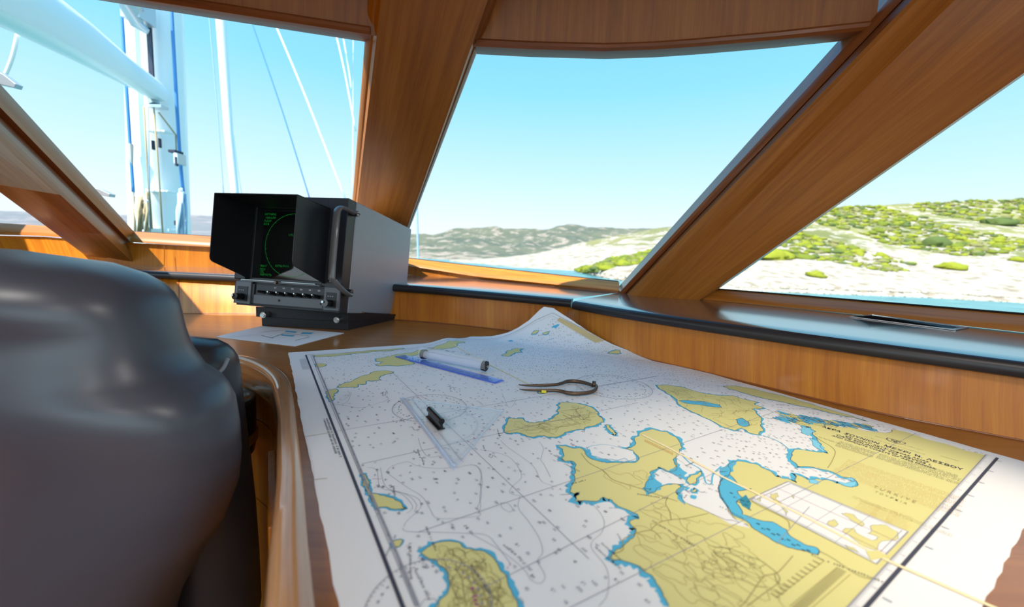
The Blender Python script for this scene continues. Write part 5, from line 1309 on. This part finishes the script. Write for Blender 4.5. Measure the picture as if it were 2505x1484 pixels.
# scrub on the near hillside
bush_m = [mat('bush_a', (.13, .15, .02), .9, spec=.1), mat('bush_b', (.20, .205, .02), .9, spec=.1), mat('bush_c', (.08, .105, .03), .9, spec=.1), mat('bush_d', (.17, .155, .06), .9, spec=.1)]
def ico(sub=2):
    bm = bmesh.new(); bmesh.ops.create_icosphere(bm, subdivisions=sub, radius=1); v = [x.co.copy() for x in bm.verts]; f = [tuple(y.index for y in q.verts) for q in bm.faces]; bm.free(); return v, f
IV, IF = ico(2)
def add_bush(mb, p, s, m, r):
    k = mb.mi(m); b0 = len(mb.v); o_ = Vector((r.random()*50, r.random()*50, 0)); sx = r.uniform(.8, 1.6); sz = r.uniform(.5, .85)
    for v in IV:
        q = v*(1+.7*noise.noise(v*2.4+o_)); mb.v.append((p.x+q.x*s*sx, p.y+q.y*s, p.z+max(-.2, q.z)*s*sz))
    for f in IF: mb.f.append(tuple(b0+i for i in f)); mb.m.append(k); mb.uv.append([(0, 0)]*3)
r_ = random.Random(9); sm_ = MB(); nrow = len(nr)
def hillpoint(fi, fj):
    j = min(nrow-3, 1+int(fj*(nrow-3))); i = min(len(nr[0])-2, int(fi*(len(nr[0])-1))); a = nr[j][i]; c = nr[j+1][i+1]; return a.lerp(c, r_.random())
for k in range(6500):
    fj = 1-r_.random()**1.3*.84
    fi = r_.random(); p = hillpoint(fi, fj)
    if noise.noise(Vector((p.x*.05, p.y*.05, 7))) < (.16-fj*.55): continue
    add_bush(sm_, p, (.35+.9*r_.random()**2)*(1 if fj > .3 else .7), bush_m[r_.choice([0, 0, 1, 1, 2, 3])], r_)
tag(sm_.build('hillside_scrub', smooth=True), 'low green and yellow scrub covering the near hillside across the water', 'scrub', kind='stuff')
big = [(2002, 677, 1.3, 1, 'small lone bright green bush on the pale shore rocks'), (1895, 632, 2.2, 1, 'green bush beside the right window post above the shore rocks'), (2290, 600, 2.6, 2, 'dark green rounded bush in the middle of the near hillside'), (2445, 548, 3.2, 2, 'dark olive bush high on the near hillside close to right edge'), (2330, 655, 1.8, 1, 'yellow-green bush low on the near hillside, at the rock edge'), (2490, 640, 1.8, 1, 'green bush low on the hillside at the far right edge'), (1440, 627, 1.6, 0, 'green bush on the headland seen through the centre window')]
def on_hill(px, py):
    best = None
    for row in nr[1:-1]:
        i = (px-1418)/(3400-1418)*330; i0 = max(0, min(329, int(i))); q = row[i0].lerp(row[i0+1], i-i0); e = abs(proj(q)[1]-py)
        if best is None or e < best[0]: best = (e, q)
    return best[1]
for k, (px, py, s, mi_, lab) in enumerate(big):
    p = on_hill(px, py); b = MB(); add_bush(b, p, s, bush_m[mi_], r_)
    for _ in range(4): add_bush(b, p+Vector((r_.uniform(-s, s)*.8, r_.uniform(-s, s)*.5, r_.uniform(0, .2)*s)), s*r_.uniform(.4, .75), bush_m[mi_], r_)
    o = b.build('hillside_bush', smooth=True)
    tag(o, lab, 'bush')
# shore boulders
r_ = random.Random(12); rock_m = mat('shore_rock', (.36, .30, .235), .9, spec=.1); rb = MB()
for k in range(420):
    px = r_.uniform(1430, 3000); t = r_.random()**2*.10; ys = interp(near_shore, px)
    p = on_hill(px, ys-2-t*120); add_bush(rb, p, r_.uniform(.12, .45), rock_m, r_)
tag(rb.build('shore_rocks', smooth=False), 'pale broken rocks along the waterline below the near hillside', 'rocks', kind='stuff')

# ---- the boat's own rig, seen through the left window
mast = empty('mast', 'thick white sailboat mast with boom and rope gear outside left window', 'mast')
b = MB(); mt = ony(372, -140, 5.0); mb_ = ony(400, 760, 5.0); rows = []
for k in range(2):
    p = (mt, mb_)[k]; rad_ = (.235, .275)[k]; rows.append([p+Vector((rad_*cos(a), rad_*1.25*sin(a), 0)) for a in [2*pi*j/32 for j in range(32)]])
b.grid(rows, 'white_paint', True, True); b.build('mast_tube', mast, smooth='auto')
b = MB(); b.box(ony(366, 90, 4.68), (.05, .02, 1.0), 'sail_dark'); b.build('sail_slot', mast)
bo = MB(); rows = []; prof = [(-1, -.25), (-.8, -.8), (-.3, -1), (.3, -1), (.8, -.8), (1, -.25), (.9, .35), (.55, .85), (.15, 1.05), (-.15, 1.05), (-.55, .85), (-.9, .35)]
bs = [(388, 226, 4.75, .095, .11), (300, 168, 4.1, .115, .135), (200, 100, 3.4, .14, .17), (60, 12, 2.75, .16, .19), (-160, -120, 2.2, .18, .22)]
for x, y, dd, w_, h_ in bs:
    c = ony(x, y, dd); rows.append([c+Vector((w_*p*.8+w_*.0, w_*p*.5, h_*q)) for p, q in prof])
bo.grid(rows, 'white_paint', True, True); bm_ = bo.build('boom', mast, smooth='auto')
b = MB(); b.box(ony(338, 20, 4.55), (.20, .2, .28), 'alu'); b.tube([ony(318, -20, 4.5), ony(322, 20, 4.45), ony(335, 60, 4.5), ony(362, 78, 4.55)], [.09, .10, .06, .03], 'alu', 12); b.build('boom_vang_fitting', mast, smooth='auto')
b = MB(); b.cyl(ony(378, 255, 4.66), ony(374, 240, 4.66), .05, 'steel'); b.box(ony(386, 262, 4.66), (.16, .1, .03), 'alu'); b.build('gooseneck', mast, smooth='auto')
for pts, rr_, mm in (([(352, 260, 4.6), (360, 400, 4.6), (372, 560, 4.6)], .009, 'rope'), ([(376, 262, 4.6), (388, 420, 4.6), (398, 570, 4.6)], .008, 'rope'), ([(388, 275, 4.62), (415, 310, 4.66), (430, 330, 4.72), (432, 400, 4.72)], .009, 'rope'), ([(362, 262, 4.6), (364, 400, 4.6), (368, 570, 4.6)], .007, 'wire_grey')):
    b = MB(); b.tube([ony(*q) for q in pts], rr_, mm, 8); b.build('halyard', mast, smooth=True)
for (x, y, w_, h_, mm) in ((390, 323, .22, .018, 'white_paint'), (393, 468, .26, .02, 'white_paint'), (392, 562, .3, .03, 'white_paint'), (440, 390, .05, .12, 'alu'), (430, 372, .08, .03, 'sail_dark')):
    b = MB(); b.box(ony(x, y, 4.70), (w_, .12, h_), mm); b.build('mast_fitting', mast, bevel=.004)
for (x, y) in ((375, 355), (391, 350), (432, 395), (430, 545)):
    b = MB(); b.box(ony(x, y, 4.645), (.016, .03, .10 if y < 500 else .05), 'sail_dark'); b.build('mast_marking', mast)
r_ = random.Random(2)
for (cx_, cy_, n__, wpx, hpx, mm) in ((345, 515, 16, 16, 45, 'rope'), (446, 515, 12, 12, 55, 'wire_grey')):
    b = MB()
    for k in range(n__):
        x = cx_+r_.uniform(-wpx, wpx); y0_ = cy_-hpx+r_.uniform(0, 20); b.tube([ony(x, y0_, 4.5+r_.uniform(0, .1)), ony(x+r_.uniform(-5, 5), cy_, 4.45+r_.uniform(0, .1)), ony(x+r_.uniform(-6, 6), cy_+hpx+r_.uniform(0, 30), 4.5)], .013, mm if k % 4 else 'white_paint', 6)
    o = b.build('rope_coil', smooth=True)
    tag(o, 'tan rope coils hanging at the left foot of the white mast' if mm == 'rope' else 'dark netted line bag hanging at the right foot of the mast', 'rope')
fm = MB(); fm.tube([ony(536, -40, 6), ony(541, 60, 6), ony(560, 330, 6), ony(577, 490, 6), ony(588, 640, 6)], [.068, .062, .056, .05, .05], 'white_paint', 16)
tag(fm.build('furled_forestay', smooth='auto'), 'slim white furled forestay rising behind the radar screen outside', 'forestay')
WR = [((293, -40), (318, 350), (326, 470), 4.6, .017, 'wire_blue', 'blue shroud line running down left of the white mast'),
      ((416, -40), (438, 350), (448, 470), 4.8, .017, 'wire_blue', 'blue shroud line running down right of the white mast'),
      ((506, -20), (530, 250), (548, 490), 6, .006, 'wire_grey', 'thin faint wire just left of the furled forestay'),
      ((600, 10), (690, 270), (762, 500), 6, .009, 'wire_blue', 'thin blue line slanting down right of the furled forestay'),
      ((650, 5), (745, 230), (850, 500), 6, .013, 'white_paint', 'white stay slanting down across the middle of the left window'),
      ((815, 55), (842, 170), (870, 320), 6, .012, 'white_paint', 'white stay near the top right corner of left window, slanting most'),
      ((833, 55), (850, 150), (860, 220), 6.2, .010, 'white_paint', 'short white stay between the two others in the window corner'),
      ((864, 50), (864, 200), (862, 500), 6.4, .006, 'white_paint', 'vertical thin white stay beside the centre post edge'),
      ((572, 330), (580, 400), (595, 500), 5.9, .006, 'white_paint', 'thin white line dropping beside the foot of the furled forestay'),
      ((1016, 380), (1020, 520), (1024, 660), 8, .020, 'wire_grey', 'thin upright pole outside, just right of the centre post foot'),
      ((44, 80), (30, 140), (10, 190), 3.0, .012, 'white_paint', 'pale line hanging from the boom at far upper left')]
for a, m_, c, dd, rr_, mm, lb in WR:
    b = MB(); b.tube(smooth_path([ony(*a, dd), ony(*m_, dd), ony(*c, dd)], 4), rr_, mm, 8); o = b.build('rigging_line' if 'pole' not in lb else 'pole', smooth=True); tag(o, lb, 'rigging' if 'pole' not in lb else 'pole')
for pts, lb in (([(-30, 160), (10, 183), (38, 205), (34, 214), (0, 206), (-30, 200)], 'grey metal bracket end beyond the window at the far left edge'), ([(225, 458), (245, 463), (268, 474), (266, 481), (240, 476), (225, 474)], 'small grey metal bracket end beyond the window above the left post foot')):
    b = MB(); b.prism([ony(x, y, 1.9) for x, y in pts], Vector((0, .03, 0)), 'alu'); tag(b.build('metal_bracket', bevel=.002), lb, 'bracket')
# turnbuckle under the left shroud
b = MB(); b.tube([ony(319, 352, 4.6), ony(321, 380, 4.6), ony(326, 470, 4.6), ony(330, 560, 4.6)], [.03, .022, .012, .012], 'steel', 10); tag(b.build('turnbuckle', smooth='auto'), 'steel turnbuckle at the lower end of left blue shroud', 'turnbuckle')
# ================================================================== LIGHT
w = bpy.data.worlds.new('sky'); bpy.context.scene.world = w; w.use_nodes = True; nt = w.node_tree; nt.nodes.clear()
def N(t, **k):
    n = nt.nodes.new(t)
    for a, v in k.items(): setattr(n, a, v)
    return n
SUN = Vector((-.28, -.5, .85)).normalized()
tc = N('ShaderNodeTexCoord'); sp = N('ShaderNodeSeparateXYZ'); nt.links.new(tc.outputs['Generated'], sp.inputs[0])
cr = N('ShaderNodeValToRGB'); el = cr.color_ramp.elements
stops = [(.0, (.90, .96, .99)), (.07, (.83, .95, 1.0)), (.18, (.60, .88, 1.0)), (.36, (.29, .74, 1.0)), (.7, (.10, .47, .92))]
while len(el) < len(stops): el.new(.5)
for e, (p, c) in zip(el, stops): e.position = p; e.color = (*c, 1)
nt.links.new(sp.outputs[2], cr.inputs[0])
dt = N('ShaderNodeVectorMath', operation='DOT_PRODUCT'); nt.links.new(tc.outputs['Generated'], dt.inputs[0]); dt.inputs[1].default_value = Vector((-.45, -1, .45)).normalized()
mr = N('ShaderNodeMapRange', interpolation_type='SMOOTHSTEP'); nt.links.new(dt.outputs['Value'], mr.inputs[0]); mr.inputs[1].default_value = -.1; mr.inputs[2].default_value = 1; mr.inputs[3].default_value = 1; mr.inputs[4].default_value = SKYB  # sky strength raised behind the viewpoint, added as fill for the cabin
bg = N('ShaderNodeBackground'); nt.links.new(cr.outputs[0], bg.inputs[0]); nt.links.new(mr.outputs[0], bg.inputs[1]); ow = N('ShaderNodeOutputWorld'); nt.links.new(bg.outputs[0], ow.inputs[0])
sl = bpy.data.lights.new('sun', 'SUN'); sl.energy = SUNE; sl.angle = radians(.6); sl.color = (1, .93, .82); so = bpy.data.objects.new('sun', sl); COL.objects.link(so); so.rotation_euler = SUN.to_track_quat('Z', 'Y').to_euler()
def area(name, loc, size, e, col, target, sy=None):
    l = bpy.data.lights.new(name, 'AREA'); l.shape = 'RECTANGLE'; l.size = size; l.size_y = sy or size; l.energy = e; l.color = col; o = bpy.data.objects.new(name, l); COL.objects.link(o); o.location = loc
    o.rotation_euler = (Vector(loc)-Vector(target)).to_track_quat('Z', 'Y').to_euler(); return o
# added fill lamps with panels under the ceiling, behind the viewpoint
for k, (x, y, e) in enumerate(((-1.3, -.35, LP1), (.5, -.35, LP2), (-.4, -1.4, LP1))):
    fx = MB(); fx.box((x, y, ZC-.012), (.50, .34, .02), 'white_paint'); o = fx.build('fill_light_panel', bevel=.004); tag(o, 'flat white added fill light panel above the helm, %s' % ('left side', 'right side', 'aft')[k], 'fill light', 'added fill lights')
    area('fill_lamp', (x, y, ZC-.03), .46, e, (1, .95, .88), (x, y, 0), .3)
# added spot lamp, stands in for the sunlit patch on the chart
cl = empty('added_spot_lamp', 'small added spot lamp fixed to the ceiling above the table', 'added lamp')
b = MB(); b.cyl((.95, .15, ZC), (.95, .15, ZC-.06), .035, 'knob'); b.build('added_lamp_body', cl, smooth='auto')
s_ = bpy.data.lights.new('chart_spot', 'SPOT'); s_.energy = SPOTE; s_.color = (1, .86, .62); s_.spot_size = radians(36); s_.spot_blend = .9; s_.shadow_soft_size = .03
so2 = bpy.data.objects.new('chart_spot', s_); COL.objects.link(so2); so2.location = (.95, .15, ZC-.08); tgt = onz(2170, 1230, 0); so2.rotation_euler = (so2.location-tgt).to_track_quat('Z', 'Y').to_euler(); so2.parent = cl
# ================================================================== CAMERA
cam = bpy.data.cameras.new('camera'); co = bpy.data.objects.new('camera', cam); COL.objects.link(co)
cam.sensor_width = 36; cam.lens = F/2505*36; cam.clip_start = .02; cam.clip_end = 6000
rx = Vector((cos(ROLL), sin(ROLL)*sin(PITCH), sin(ROLL)*cos(PITCH))); dn = Vector((sin(ROLL), -cos(ROLL)*sin(PITCH), -cos(ROLL)*cos(PITCH))); bk = rx.cross(-dn)
co.matrix_world = Matrix(((rx.x, -dn.x, bk.x, 0), (rx.y, -dn.y, bk.y, 0), (rx.z, -dn.z, bk.z, H), (0, 0, 0, 1)))
cam.dof.use_dof = True; cam.dof.focus_distance = .86; cam.dof.aperture_fstop = 3.2
sc_ = bpy.context.scene; sc_.camera = co
sc_.view_settings.view_transform = 'Standard'; sc_.view_settings.look = 'None'; sc_.view_settings.gamma = 1; sc_.view_settings.exposure = EXPO
